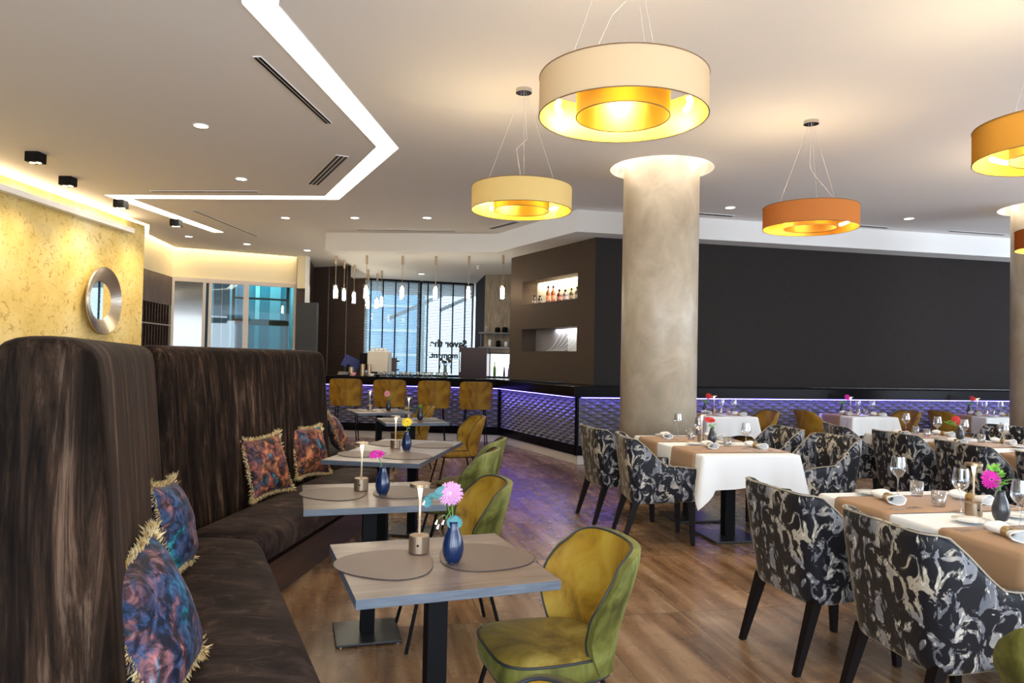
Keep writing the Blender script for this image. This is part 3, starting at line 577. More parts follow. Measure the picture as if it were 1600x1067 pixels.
# ------------------------------------------------------------ banquettes
e1=Vector((-.396,.918)); n1_=Vector((.918,.396))
C1=Vector((-1.97,4.20)); C2=Vector((-1.69,6.85)); F12=Vector((-1.40,4.16))
def bench(name,label,bk,fr_,zt=1.535,end0=False):
    t=thing(name,label,'banquette',(0,0,0))
    # bk: two points of back/seat junction, fr_: two points of the seat front
    a,b_=Vector(bk[0]),Vector(bk[1]); d=(b_-a).normalized(); n=Vector((d.y,-d.x))   # n points to the seat side
    rec=.08; th=.34
    def sec(p,trim=0):
        pts=[]; 
        prof=[(0.02,.36),(0,.46),(-rec*.9,zt-.13),(-rec-.005,zt-.05),(-rec-.04,zt-.012),(-rec-.09,zt),(-th+.09,zt),(-th+.04,zt-.012),(-th+.008,zt-.05),(-th,zt-.14),(-th,.0),(0.02,.0)]
        return [(p.x+n.x*o_,p.y+n.y*o_,z) for o_,z in prof]
    R=[]; L_=(b_-a).length; ns=18
    for i in range(ns+1):
        s=L_*i/ns; R.append(sec(a+d*s))
    # rounded ends
    def shrink(ring,p,out,k_): 
        cz=.8; cx=p.x-n.x*th*.5; cy=p.y-n.y*th*.5
        return [(cx+(x-cx)*k_+d.x*out,cy+(y-cy)*k_+d.y*out,z if z<.5 else z-(1-k_)*.22) for x,y,z in ring]
    if end0: R=[shrink(R[0],a,-.055,.72),shrink(R[0],a,-.05,.86),shrink(R[0],a,-.03,.96)]+R
    R=R+[shrink(R[-1],b_,.03,.96),shrink(R[-1],b_,.05,.86),shrink(R[-1],b_,.055,.72)]
    MB().rings(R).build('backrest',m_velvet,t,smooth=True,sub=1)
    p=[Vector(bk[0]),Vector(bk[1]),Vector(fr_[1]),Vector(fr_[0])]
    # seat: swept section from back to rounded front
    S=[]; m=14
    for i in range(m+1):
        s=i/m; pb=p[0].lerp(p[1],s); pf=p[3].lerp(p[2],s)
        def q(f_,z,o_=0): v=pb.lerp(pf,f_)+n*o_; return (v.x,v.y,z)
        S.append([q(0,.22),q(0,.455),q(.5,.468),q(.88,.462),q(.96,.445),q(1,.40),q(1,.36),q(1,.22)])
    MB().rings(S).build('seat',m_velseat,t,smooth=True,sub=1)
    rec_=n*(-.07); MB().prism([tuple(p[0]),tuple(p[1]),tuple(p[2]+rec_),tuple(p[3]+rec_)],0,.225).build('plinth',m_wood,t)
    return t
E0=C1-e1*2.48; G0=E0+n1_*.565
bench('banquette','brown velvet high back banquette nearest the viewer with bare left end',(tuple(E0),tuple(C1)),(tuple(G0),tuple(F12)),end0=True)
bench('banquette','brown velvet high back banquette in the middle, beside the four place table',(tuple(C1),tuple(C2)),(tuple(F12),(-1.12,6.80)))
C3=C2+Vector((-.40,.916))*3.6
bench('banquette','brown velvet banquette farthest back, mostly hidden behind the middle one',((C2.x-.02,C2.y+.12),tuple(C3)),((-1.12,6.86),(C3.x+.54,C3.y+.24)))
# pillows
def pillow(p,rz,lean,m,label,s=.44,twist=0):
    t=thing('fringed_pillow',label,'pillow',p,0,'fringed velvet cushions on the banquettes')
    t.rotation_euler=Matrix.Rotation(rz,3,'Z').to_4x4().to_3x3().to_euler()
    t.rotation_euler=(Matrix.Rotation(rz,3,'Z')@Matrix.Rotation(lean,3,'Y')@Matrix.Rotation(twist,3,'X')).to_euler()
    n=17
    def surf(sgn):
        def f(u,v):
            a=2*u-1; b_=2*v-1
            e=(1-abs(a)**2.6)*(1-abs(b_)**2.6); k_=1-.10*(1-abs(a)**2)*abs(b_)**4; k2=1-.10*(1-abs(b_)**2)*abs(a)**4
            wr=.006*math.sin(9*b_+4*a)*(1-abs(b_))+.005*math.sin(14*b_*a)
            return (sgn*(.085*max(0,e)**.55+wr*e),a*s/2*k2,s/2+b_*s/2*k_)
        return f
    mb=MB(); mb.grid(surf(1),n,n); mb.grid(surf(-1),n,n)
    mb.build('cover',m,t,smooth=True,sub=1)
    fr=MB(); r_=random.Random(int(abs(p[0])*1000)); per=260
    for i in range(per):
        q=i/per*4; sd=int(q); f=(q-sd)*2-1
        a,b_=[(f,-1),(1,f),(-f,1),(-1,-f)][sd]
        k_=1-.10*(1-abs(a)**2)*abs(b_)**4; k2=1-.10*(1-abs(b_)**2)*abs(a)**4
        y,z=a*s/2*k2,s/2+b_*s/2*k_
        out=Vector((0,a if abs(a)>abs(b_)-.05 else a*.3,b_ if abs(b_)>abs(a)-.05 else b_*.3)).normalized()
        corner=max(0,(abs(a)+abs(b_)-1.75)/.25)
        for k3 in range(4+int(5*corner)):
            ln=(.021+.010*r_.random())*(1+.7*corner); dr=(out+Vector((r_.uniform(-.7,.7),r_.uniform(-.5,.5),r_.uniform(-.5,.5)))).normalized()
            b0=Vector((r_.uniform(-.012,.012),y+r_.uniform(-.006,.006),z+r_.uniform(-.006,.006))); 
            sidev=dr.cross(Vector((1,0,0))).normalized()*.002 if r_.random()>.5 else Vector((.002,0,0))
            fr.add([b0-sidev,b0+sidev,b0+dr*ln*.6+sidev*1.2,b0+dr*ln,b0+dr*ln*.6-sidev*1.2],[(0,1,2,3,4)])
    fr.build('fringe',m_fringe,t)
    return t
pillow((-.99,2.25,.475),math.radians(5),math.radians(-20),m_pilA,'blue printed velvet cushion nearest the viewer with gold fringe',.44,math.radians(8))
pillow((-1.53,3.46,.475),math.radians(13),math.radians(-16),m_pilB,'blue fringed cushion leaning on the near banquette, behind the nearest cushion',.42,math.radians(-6))
pillow((-1.72,5.34,.475),math.radians(-20),math.radians(-17),m_pilC,'rust and teal fringed cushion, left of the pair on the middle banquette',.43,math.radians(2))
pillow((-1.655,6.20,.475),math.radians(-22),math.radians(-18),m_pilD,'rust fringed cushion, right of the pair on the middle banquette',.42,math.radians(-3))
pillow((-1.76,7.75,.475),math.radians(14),math.radians(-24),m_pilD,'rust cushion on the far banquette peeking past the middle backrest',.43)
# ------------------------------------------------------------ small dining tables
def wood_table(name,label,c,deg,lx,ly,posts,z=.75):
    t=thing(name,label,'table',(c[0],c[1],0),math.radians(deg))
    mb=MB(); mb.cur=0; mb.box(-lx/2,lx/2,-ly/2,ly/2,z-.032,z); mb.mi=[1,0,1,1,1,1]
    mb.build('tabletop',[m_top,m_edge],t,bevel=.0015)
    for px_,py_ in posts:
        MB().box(px_-.036,px_+.036,py_-.036,py_+.036,.02,z-.04).build('post',m_blk,t)
        MB().box(px_-.17,px_+.17,py_-.17,py_+.17,.006,.018).build('base_plate',m_plate,t,bevel=.002)
        MB().box(px_-.12,px_+.12,py_-.12,py_+.12,z-.045,z-.033).build('top_plate',m_blk,t)
        for sx in(-1,1):
            for sy in(-1,1): MB().cyl(.014,0,.008,(px_+sx*.145,py_+sy*.145),10).build('foot',m_steel,t)
    return t
m_plate=mat('black_steel_plate',(.05,.05,.052),.3,metal=.6)
TB=[((-.26,2.69),20.5,.69,.69,[(0,0)],'grey brown square table nearest the viewer'),((-.75,3.95),16.5,.70,.70,[(0,0)],'second grey brown square table along the banquette'),
    ((-.88,5.84),-8.5,.72,1.42,[(0,-.40),(0,.40)],'long four place wood table beside the middle banquette'),((-1.15,8.52),18.4,.72,.74,[(0,0)],'fourth wood table, before the bar stools'),((-1.78,9.88),25,.74,.74,[(0,0)],'farthest wood table, close to the bar')]
for c,dg,lx,ly,ps,lab in TB: wood_table('dining_table',lab,c,dg,lx,ly,ps)
def tl(k_,x,y,z=.75):
    c,dg=TB[k_][0],math.radians(TB[k_][1]); return (c[0]+x*math.cos(dg)-y*math.sin(dg),c[1]+x*math.sin(dg)+y*math.cos(dg),z)
def mat_outline(flip):
    pts=[]
    for i in range(60):
        a=2*PI*i/60; 
        r_=.172*(1+.10*math.cos(a)+.07*math.cos(3*a+.9)) ; x=r_*1.03*math.cos(a); y=r_*1.12*math.sin(a)
        pts.append((x*flip,y*(1 if flip>0 else -1)))
    return pts
MT=None
def placemat(k_,x,y,deg,lab,fl=1):
    global MT
    if MT is None:
        MT=thing('placemat','','placemat',(0,0,0),0,'rounded taupe placemats')
        MB().prism(mat_outline(1),.0,.002).build('edge',m_mattx,MT)
        MB().prism([(a*.985,b_*.985) for a,b_ in mat_outline(1)],.002,.003).build('surface',m_matt,MT)
    return place(MT,tl(k_,x,y,.751),math.radians(TB[k_][1]+deg),lab)
placemat(0,-.165,.01,180,'rounded taupe placemat under the lamp, left side of the nearest table'); placemat(0,.165,.0,0,'rounded taupe placemat under the blue vase, right side of the nearest table')
placemat(1,-.165,.04,180,'placemat on the left side of the second table'); placemat(1,.17,.02,0,'placemat on the right side of the second table')
placemat(2,-.18,-.34,180,'placemat at the near left place of the four place table'); placemat(2,.16,-.36,0,'placemat at the near right place of the four place table')
placemat(2,-.18,.36,180,'placemat at the far left place of the four place table'); placemat(2,.17,.33,0,'placemat at the far right place of the four place table')
placemat(3,-.17,.03,180,'placemat on the left side of the fourth wood table'); placemat(3,.17,.0,0,'placemat on the right side of the fourth wood table')
placemat(4,-.17,.03,180,'placemat on the left side of the farthest wood table'); placemat(4,.18,.0,0,'placemat on the right side of the farthest wood table')
# table lamp
LP=None
def lamp(p,lab):
    global LP
    if LP is None:
        LP=thing('table_lamp','','table lamp',(0,0,0),0,'small cordless table lamps')
        MB().lathe([(.037,0),(.039,.003),(.039,.064),(.037,.068),(.001,.068)],32,cap=(True,False)).build('base',m_lampb,LP,smooth=False,bevel=.001)
        MB().lathe([(.0055,.066),(.0045,.15),(.006,.20),(.0105,.249)],14).build('stem',m_stem,LP,smooth=True)
        MB().lathe([(.0395,.250),(.0395,.262),(.036,.264),(.001,.264)],32,cap=(False,False)).build('shade',m_bronze,LP,smooth=False)
        MB().lathe([(.036,.2515),(.011,.2505)],24,cap=(False,False)).build('led_disc',m_led,LP)
        b_=MB().lathe([(.0045,0),(.0045,.003)],10); o=b_.build('switch',m_blk,LP); o.location=(0,-.0385,.035); o.rotation_euler=(PI/2,0,0)
    return place(LP,p,0,lab)
lamp(tl(0,-.04,.115,.7545),'bronze cordless table lamp on the nearest wood table'); lamp(tl(1,-.04,.10,.7545),'bronze cordless lamp on the second wood table, beside the magenta flower')
lamp(tl(2,-.06,.07,.751),'cordless lamp at the centre of the four place wood table'); lamp(tl(3,-.02,.12,.751),'cordless lamp on the fourth wood table'); lamp(tl(4,-.10,.12,.751),'cordless lamp on the farthest wood table')
VZ={}
def vase(p,lab,kind='blue',rz=0):
    if kind not in VZ:
        t=thing('bud_vase','','vase',(0,0,0),0,'teardrop bud vases'); VZ[kind]=t
        pr=[(.018,.004),(.026,.008),(.034,.025),(.0385,.048),(.037,.07),(.031,.095),(.022,.12),(.0165,.14),(.0175,.15),(.0145,.149),(.013,.13)]
        MB().lathe(pr,72,rib=.014,nr=24,cap=(True,True)).build('body',m_vase if kind=='blue' else m_vasb,t,smooth=True)
        for i in range(3): MB().lathe([(.003,0),(.005,.004),(.004,.012)],8,(.020*math.cos(i*2.09+.4),.020*math.sin(i*2.09+.4),-.0)).build('foot',m_vase if kind=='blue' else m_vasb,t)
    return place(VZ[kind],p,rz,lab)
def flower(p,kind,lab,lean=(0,0,.1),face=(0,-1,.2),R=.045,cen='dark',name='gerbera_flower',full=False):
    t=thing(name,lab,'flower',p)
    f=Vector(face).normalized(); h=Vector(lean)
    MB().tube([(0,0,0),tuple(h*.5+Vector((0,0,.01))),tuple(h)],.0022,6).build('stem',m_stemg,t,smooth=True)
    q=f.to_track_quat('Z','Y').to_matrix().to_4x4(); M=Matrix.Translation(h)@q
    mb=MB(); rr_=random.Random(3)
    layers=((26,R,.002),(22,R*.82,.005),(18,R*.60,.008)) if not full else ((26,R,.002),(24,R*.9,.006),(20,R*.72,.011),(16,R*.52,.015),(12,R*.36,.018))
    for n_,r_,z in layers:
        for i in range(n_):
            a=2*PI*i/n_+rr_.random()*.2+z*50; r2=r_*rr_.uniform(.92,1.05); wd=2.6*r_/n_
            c,s=math.cos(a),math.sin(a)
            def pt(rad,side,zz): return M@Vector((rad*c-side*s,rad*s+side*c,zz))
            mb.add([pt(R*.12,-wd*.5,z),pt(R*.12,wd*.5,z),pt(r2*.7,wd,z+.004),pt(r2,wd*.45,z+.001-.003*(1 if not full else -1)),pt(r2,-wd*.45,z-.001),pt(r2*.7,-wd,z+.004)],[(0,1,2,3,4,5)])
    mb.build('petals',FL[kind],t,solid=.0006)
    o=MB().lathe([(R*.01,.014 if full else .009),(R*.16,.012 if full else .008),(R*.28,.006)],14,cap=(True,False)); 
    o.v=[tuple(M@(Vector(v)+Vector((0,0,.008 if full else 0)))) for v in o.v]; o.build('disc',FL[cen],t,smooth=True)
    return t
def leaves(p,lab,m,n_,spread,h,size,seed=1,name='foliage_sprig',tilt=(0,0)):
    t=thing(name,lab,'foliage',p); r_=random.Random(seed); mb=MB(); st=MB()
    for k_ in range(3 if n_>4 else 1):
        a=r_.uniform(0,6.28); tip=Vector((spread*math.cos(a)*.5+tilt[0],spread*math.sin(a)*.5+tilt[1],h*r_.uniform(.75,1)))
        st.tube([(0,0,0),tuple(tip*.55+Vector((0,0,.01))),tuple(tip)],.0013,5)
        for i in range(max(2,n_//3)):
            s=.35+.65*i/max(1,n_//3); b0=tip*s; an=r_.uniform(0,6.28); dr=Vector((math.cos(an),math.sin(an),r_.uniform(.1,.9))).normalized(); sd=dr.cross(Vector((0,0,1))).normalized()
            L_=size*r_.uniform(.7,1.2); wd=L_*.30
            mb.add([b0,b0+dr*L_*.4+sd*wd+Vector((0,0,.003)),b0+dr*L_*.8+sd*wd*.6,b0+dr*L_,b0+dr*L_*.8-sd*wd*.6,b0+dr*L_*.4-sd*wd+Vector((0,0,.003))],[(0,1,2,3,4,5)])
    st.build('stem',m_stemg,t); mb.build('leaves',m,t,solid=.0008); return t
def bunch(k_,p,kind,lab): pass
zt=.7545
v0=tl(0,.045,-.055,zt); vase(v0,'dark blue ribbed vase on the nearest wood table')
flower((v0[0],v0[1],zt+.13),'pink','large pink double gerbera in the blue vase on the nearest table',(-.012,.0,.118),(-.15,-1,.35),.046,'pc',full=True)
ts=thing('eucalyptus_sprig','teal eucalyptus sprig with round leaves beside the pink gerbera','foliage',(v0[0],v0[1],zt+.13))
st=MB(); st.tube([(0,0,0),(-.02,.01,.06),(-.03,.0,.115),(-.07,0,.125)],.0014,5); st.tube([(-.03,0,.11),(-.075,-.01,.11),(-.09,-.01,.09)],.0012,5); st.tube([(0,0,.01),(-.035,-.01,.045),(-.055,-.01,.03)],.001,5); st.tube([(-.01,0,.06),(-.03,-.01,.03)],.001,5); st.build('stem',m_stemg,ts)
lv=MB()
def rleaf(c,r_,nrm,k_=.8):
    q=Vector(nrm).normalized().to_track_quat('Z','Y').to_matrix()
    lv.add([Vector(c)+q@Vector((r_*math.cos(i*PI/7),r_*k_*math.sin(i*PI/7),.006*math.sin(i*PI/7*2))) for i in range(14)],[tuple(range(14))])
rleaf((.004,-.008,.018),.029,(0,-1,.2),.85); rleaf((-.045,-.005,.128),.026,(-.1,-1,.5),.75); rleaf((-.060,-.004,.112),.022,(.3,-1,.1),.6); rleaf((-.095,-.008,.09),.017,(0,-1,-.1),1.2); rleaf((-.082,-.004,.11),.013,(.4,-1,.3)); 
lv.build('leaves',m_teal,ts,solid=.0015)
for c in ((-.058,-.01,.026),(-.034,-.01,.026),(-.052,-.01,.010),(-.105,-.01,.095)): MB().tube([c,(c[0]-.006,c[1],c[2]-.016)],[.002,.005],6).build('bud',m_white,ts)
v1=tl(1,.06,-.055,zt); vase(v1,'dark blue ribbed vase on the second wood table')
flower((v1[0],v1[1],zt+.13),'magenta','magenta gerbera in the blue vase on the second table',(-.035,0,.085),(0,-.55,1),.042)
v2=tl(2,.07,-.05,.751); vase(v2,'dark blue ribbed vase on the four place wood table')
flower((v2[0],v2[1],.751+.13),'yellow','yellow gerbera in the vase on the four place table',(0,-.005,.095),(0,-.8,.6),.042)
leaves((v2[0],v2[1],.751+.13),'small white budded sprig below the yellow gerbera',m_white,4,.06,.05,.018,3)
v3=tl(3,.09,-.02,.751); vase(v3,'charcoal vase with green sprig on the fourth wood table','black'); leaves((v3[0],v3[1],.751+.12),'fresh green sprig in the vase on the fourth wood table',m_leafg,14,.05,.06,.035,5)
flower((v3[0],v3[1],.751+.12),'yc','small pale seed head flower leaning left over the fourth wood table',(-.16,-.02,.02),(0,-1,.2),.020,'dark')
v4=tl(4,.12,-.02,.751); vase(v4,'charcoal vase with rose gerbera on the farthest wood table','black'); flower((v4[0],v4[1],.751+.12),'rose','rose pink gerbera in the vase on the farthest wood table',(-.02,0,.11),(0,-1,.2),.045)
leaves((v4[0],v4[1],.751+.12),'thin green sprig beside the rose gerbera',m_leafg,9,.06,.12,.02,8,tilt=(.05,0))
# ------------------------------------------------------------ mustard shell chairs
def shell_chair(name,label,cat,inner,outer,seatm,sidem,H=.47,top=.83,stool=False):
    t=thing(name,label,cat,(0,0,0))
    ol=[]
    for i in range(48):
        a=2*PI*i/48; c,s=math.cos(a),math.sin(a); k_=1/(abs(c)**4.2+abs(s)**4.2)**(1/4.2)
        x=.225*c*k_; y=.225*s*k_*(1-.10*(1 if c<0 else 0)*abs(c)); ol.append((x,y))
    def ring(k_,z): return [(x*k_,y*k_,z) for x,y in ol]
    mb=MB(); mb.cur=1; mb.rings([ring(.93,H-.085),ring(.985,H-.08),ring(1.0,H-.045),ring(.99,H-.012)],cap=(True,False)); mb.cur=0
    mb.rings([ring(.985,H-.010),ring(.95,H-.001),ring(.80,H+.008),ring(.5,H+.014),ring(.15,H+.015)],cap=(False,True))
    mb.build('seat',[seatm,sidem],t,smooth=True)
    for k_,z in ((.992,H-.010),(.955,H-.086)): MB().tube(ring(k_,z),.0045,6,True).build('piping',m_pipe,t,smooth=True)
    zb=H-.07 if not stool else H-.15
    def wv(v):
        pts=[(0,.185),(.25,.20),(.5,.235),(.72,.262),(.88,.258),(1,.225)] if not stool else [(0,.215),(.25,.235),(.5,.245),(.8,.25),(1,.235)]
        for (a,wa),(b_,wb) in zip(pts,pts[1:]):
            if v<=b_: 
                f=(v-a)/(b_-a); f=f*f*(3-2*f); return wa+(wb-wa)*f
        return pts[-1][1]
    def S(u,v,off=0):
        a=2*u-1; w_=wv(v); wrap=(.05+.13*math.sin(PI*min(1,v*.75+.08)))*(1 if not stool else .75)
        zt_=top-.045*abs(a)**6-(.0 if stool else .012*a*a)
        z=zb+(zt_-zb)*v
        x=-.205-.095*v+wrap*abs(a)**2.3
        y=w_*math.sin(a*PI/2*.93)/math.sin(PI/2*.93)
        # outward normal in plan
        if off:
            nx,ny=-1+.75*abs(a)**1.5,(.9*a*abs(a)); l=math.hypot(nx,ny); x+=nx/l*off; y+=ny/l*off
        return (x,y,z)
    inn=MB().grid(lambda u,v:S(u,v),25,13); inn.build('backrest',inner,t,smooth=True)
    th=.032; ou=MB(); ou.grid(lambda u,v:S(u,v*.999,th),25,13)
    ed=[(0,j/12) for j in range(13)]+[(i/24,1) for i in range(1,25)]+[(1,1-j/12) for j in range(1,13)]+[(1-i/24,0) for i in range(1,24)]
    A=[S(u,v) for u,v in ed]; Bq=[S(u,v,th) for u,v in ed]; n=len(ed)
    ou.add(A+Bq,[(i,(i+1)%n,n+(i+1)%n,n+i) for i in range(n)])
    ou.build('back_shell',outer,t,smooth=True)
    MB().tube(A,.0045,6,True).build('piping',m_pipe,t,smooth=True)
    if stool:
        for y in (-.02,.02): MB().tube([S(.5+y,v,th+.001) for v in [j/8 for j in range(9)]],.0025,5).build('back_seam',m_pipe,t)
    zl=H-.085; sp_=.0 
    fx,bx,fy=(.25,-.26,.215) if not stool else (.22,-.22,.20)
    for sx,sy in ((1,1),(1,-1),(-1,1),(-1,-1)):
        MB().tube([(.16*sx,.15*sy,zl),((fx if sx>0 else bx),fy*sy,.003)],.0095,8).build('leg',m_blk,t)
    MB().tube([(.17,.16,zl-.006),(.17,-.16,zl-.006),(-.17,-.16,zl-.006),(-.17,.16,zl-.006)],.009,6,True).build('seat_frame',m_blk,t)
    if stool:
        f=.55; MB().tube([(sx*(.16+.06*f),sy*(.15+.05*f),zl*(1-f)) for sx,sy in ((1,1),(1,-1),(-1,-1),(-1,1))],.008,6,True).build('foot_rail',m_blk,t)
    return t
OC=shell_chair('shell_chair','','chair',m_mus,m_olv,m_seatv,m_olv)
def oc(x,y,deg,lab,g='mustard shell chairs along the banquette tables'): return place(OC,(x,y,0),math.radians(deg),lab,g)
oc(.14,2.71,198,'olive and mustard velvet shell chair at the nearest wood table')
oc(-.32,3.97,196,'mustard velvet shell chair at the second wood table')
oc(-.40,5.40,171,'mustard shell chair on the near right of the four place wood table')
oc(-.36,6.10,171,'mustard shell chair on the far right of the four place wood table')
oc(1.70,2.05,60,'olive shell chair cut by the lower right corner')
oc(-.10,1.30,200,'olive shell chair whose top edge just peeks in at the bottom edge')
FC=shell_chair('shell_chair','','chair',m_mus,m_mus2,m_mus,m_mus2)
place(FC,(-.62,8.32,0),math.radians(198),'mustard shell chair at the fourth wood table','mustard shell chairs along the banquette tables')
place(FC,(-1.36,9.80,0),math.radians(202),'mustard shell chair at the farthest wood table','mustard shell chairs along the banquette tables')
AC=shell_chair('shell_chair','','chair',m_mus2,m_mus2,m_mus2,m_mus2)
def ac(x,y,deg,lab): return place(AC,(x,y,0),math.radians(deg),lab,'amber shell chairs before the violet lit wall front')
ac(3.44,10.33,192,'amber shell chair right of the white table beside the round column')
ac(4.52,10.70,12,'amber shell chair left of the middle wall side white table')
ac(5.74,10.90,192,'amber shell chair right of the middle wall side white table')
ac(6.80,11.2,12,'amber shell chair left of the rightmost wall side white table')
ac(8.15,11.5,192,'amber shell chair right of the rightmost wall side white table')
BS=shell_chair('bar_stool','','bar stool',m_mus2,m_mus2,m_mus,m_mus,H=.79,top=1.10,stool=True)
for x,y,dg,lab in ((-2.82,12.52,97,'mustard bar stool at the left end of the counter row'),(-2.06,12.42,97,'second mustard bar stool from the left at the counter'),(-1.30,12.32,97,'third mustard bar stool from the left at the counter'),(-.60,12.24,97,'mustard bar stool at the right end of the counter row'),(-3.62,12.75,60,'mustard bar stool peeking out behind the banquette end')):
    place(BS,(x,y,0),math.radians(dg),lab,'mustard bar stools at the counter')
# ------------------------------------------------------------ marbled armchairs
def armchair():
    t=thing('armchair','','chair',(0,0,0))
    # plan path of the shell, right arm front -> back -> left arm front (facing +X)
    hw,xb,xf,rc=.275,-.27,.27,.10
    P=[]; 
    for i in range(8): P.append((xf-(xf-xb-rc)*i/8,-hw+.0*i,0))
    for i in range(5): a=PI*1.5-PI/2*i/4; P.append((xb+rc+rc*math.cos(a),-hw+rc+rc*math.sin(a),0))
    for i in range(1,8): P.append((xb,-hw+rc+(2*hw-2*rc)*i/8,0))
    Q=[(x,-y,0) for x,y,_ in P[:13]][::-1]; P=P+Q
    n=len(P); R=[]
    # cumulative distance from the back
    for i,(x,y,_) in enumerate(P):
        a=P[max(i-1,0)]; b_=P[min(i+1,n-1)]; tx,ty=b_[0]-a[0],b_[1]-a[1]; l=math.hypot(tx,ty); nx,ny=ty/l,-tx/l   # outward
        if nx*x+ny*y<0: nx,ny=-nx,-ny
        f=min(1,max(0,(x-xb-.075)/.235)); f=1-(1-f*f*(3-2*f))**1.35
        zt_=.875+(.655-.875)*f - .02*max(0,(x-.12)/.15) 
        up=(1-f); zb=.325+.035*max(0,(x+.27)/.54)
        lean=lambda z:-.075*max(0,(z-.40)/.475)*up
        flare=lambda z:.028*max(0,(z-.36)/.3)*(1 if f>.5 else .6)
        th=.065-.012*up
        def pt(off,z):
            return (x+nx*off+lean(z)+nx*flare(z)*0, y+ny*off+(1 if y>0 else -1)*flare(z)*min(1,abs(y)/.2), z)
        zm=(zb+zt_)/2
        R.append([pt(-.01,zb),pt(.0,zb+.02),pt(.006,zm),pt(.0,zt_-.035),pt(-.012,zt_-.010),pt(-th*.5,zt_),pt(-th+.012,zt_-.010),pt(-th,zt_-.035),pt(-th,zm),pt(-th,zb)])
    def sh(ring,k_,dx): 
        c=Vector((0,0,0)); 
        for p in ring: c+=Vector(p)
        c/=len(ring); return [(c.x+(p[0]-c.x)*k_+dx,c.y+(p[1]-c.y)*k_,c.z+(p[2]-c.z)*(1-(1-k_)*.25)) for p in ring]
    R=[sh(R[0],.35,.026),sh(R[0],.8,.018)]+R+[sh(R[-1],.8,.018),sh(R[-1],.35,.026)]
    MB().rings(R).build('shell',m_arm,t,smooth=True,sub=1)
    mb=MB()
    pl=[(.255,-.20),(.275,-.15),(.28,0),(.275,.15),(.255,.20),(-.20,.215),(-.20,-.215)]
    def rg(k_,z): return [(.04+(x-.04)*k_,y*k_,z) for x,y in pl]
    mb.rings([rg(.97,.34),rg(1,.37),rg(1,.455),rg(.95,.475),rg(.6,.482)]).build('seat',m_arm,t,smooth=True,sub=1)
    # piping along the outer upper edge
    MB().tube([Vector(r[4])+Vector((0,0,.003)) for r in R[2:-2]],.004,6).build('piping',m_piping2,t,smooth=True)
    for sx,sy in ((1,1),(1,-1),(-1,1),(-1,-1)):
        x0,x1=(.225,.24) if sx>0 else (-.225,-.335); y0,y1=.225*sy,.235*sy
        rs=[]
        for s in (0,.5,1):
            cx,cy,z=x0+(x1-x0)*s,y0+(y1-y0)*s,.36*(1-s)+.002; h_=.026-.011*s
            rs.append([(cx-h_,cy-h_,z),(cx+h_,cy-h_,z),(cx+h_,cy+h_,z),(cx-h_,cy+h_,z)])
        MB().rings(rs[::-1]).build('leg',m_leg,t)
    return t
AR=armchair()
def ar(x,y,deg,lab): return place(AR,(x,y,0),math.radians(deg),lab,'marbled velvet armchairs')
ar(1.26,6.20,2,'marbled armchair at the near left side of the table before the round column')
ar(1.05,6.98,14,'marbled armchair at the far left side of the table before the round column')
ar(2.63,6.38,197,'marbled armchair at the near right side of the table before the round column')
ar(2.46,7.16,188,'marbled armchair at the far right side of the table before the round column')
ar(1.665,3.84,14,'marbled armchair at the far left side of the front white table')
ar(1.84,3.06,9,'large marbled armchair at the near left side of the front white table')
ar(3.72,7.72,-6,'dark marbled armchair at the far left of the middle right white table')
ar(3.93,7.02,11,'marbled armchair at the near left of the middle right white table')
ar(5.18,7.86,197,'dark marbled armchair on the right of the middle right white table')
ar(4.06,6.18,9,'marbled armchair at the far left of the right edge white table')
ar(4.24,5.42,11,'marbled armchair at the near left of the right edge white table')
ar(2.98,3.98,192,'marbled armchair across the front white table, behind the magenta flower')
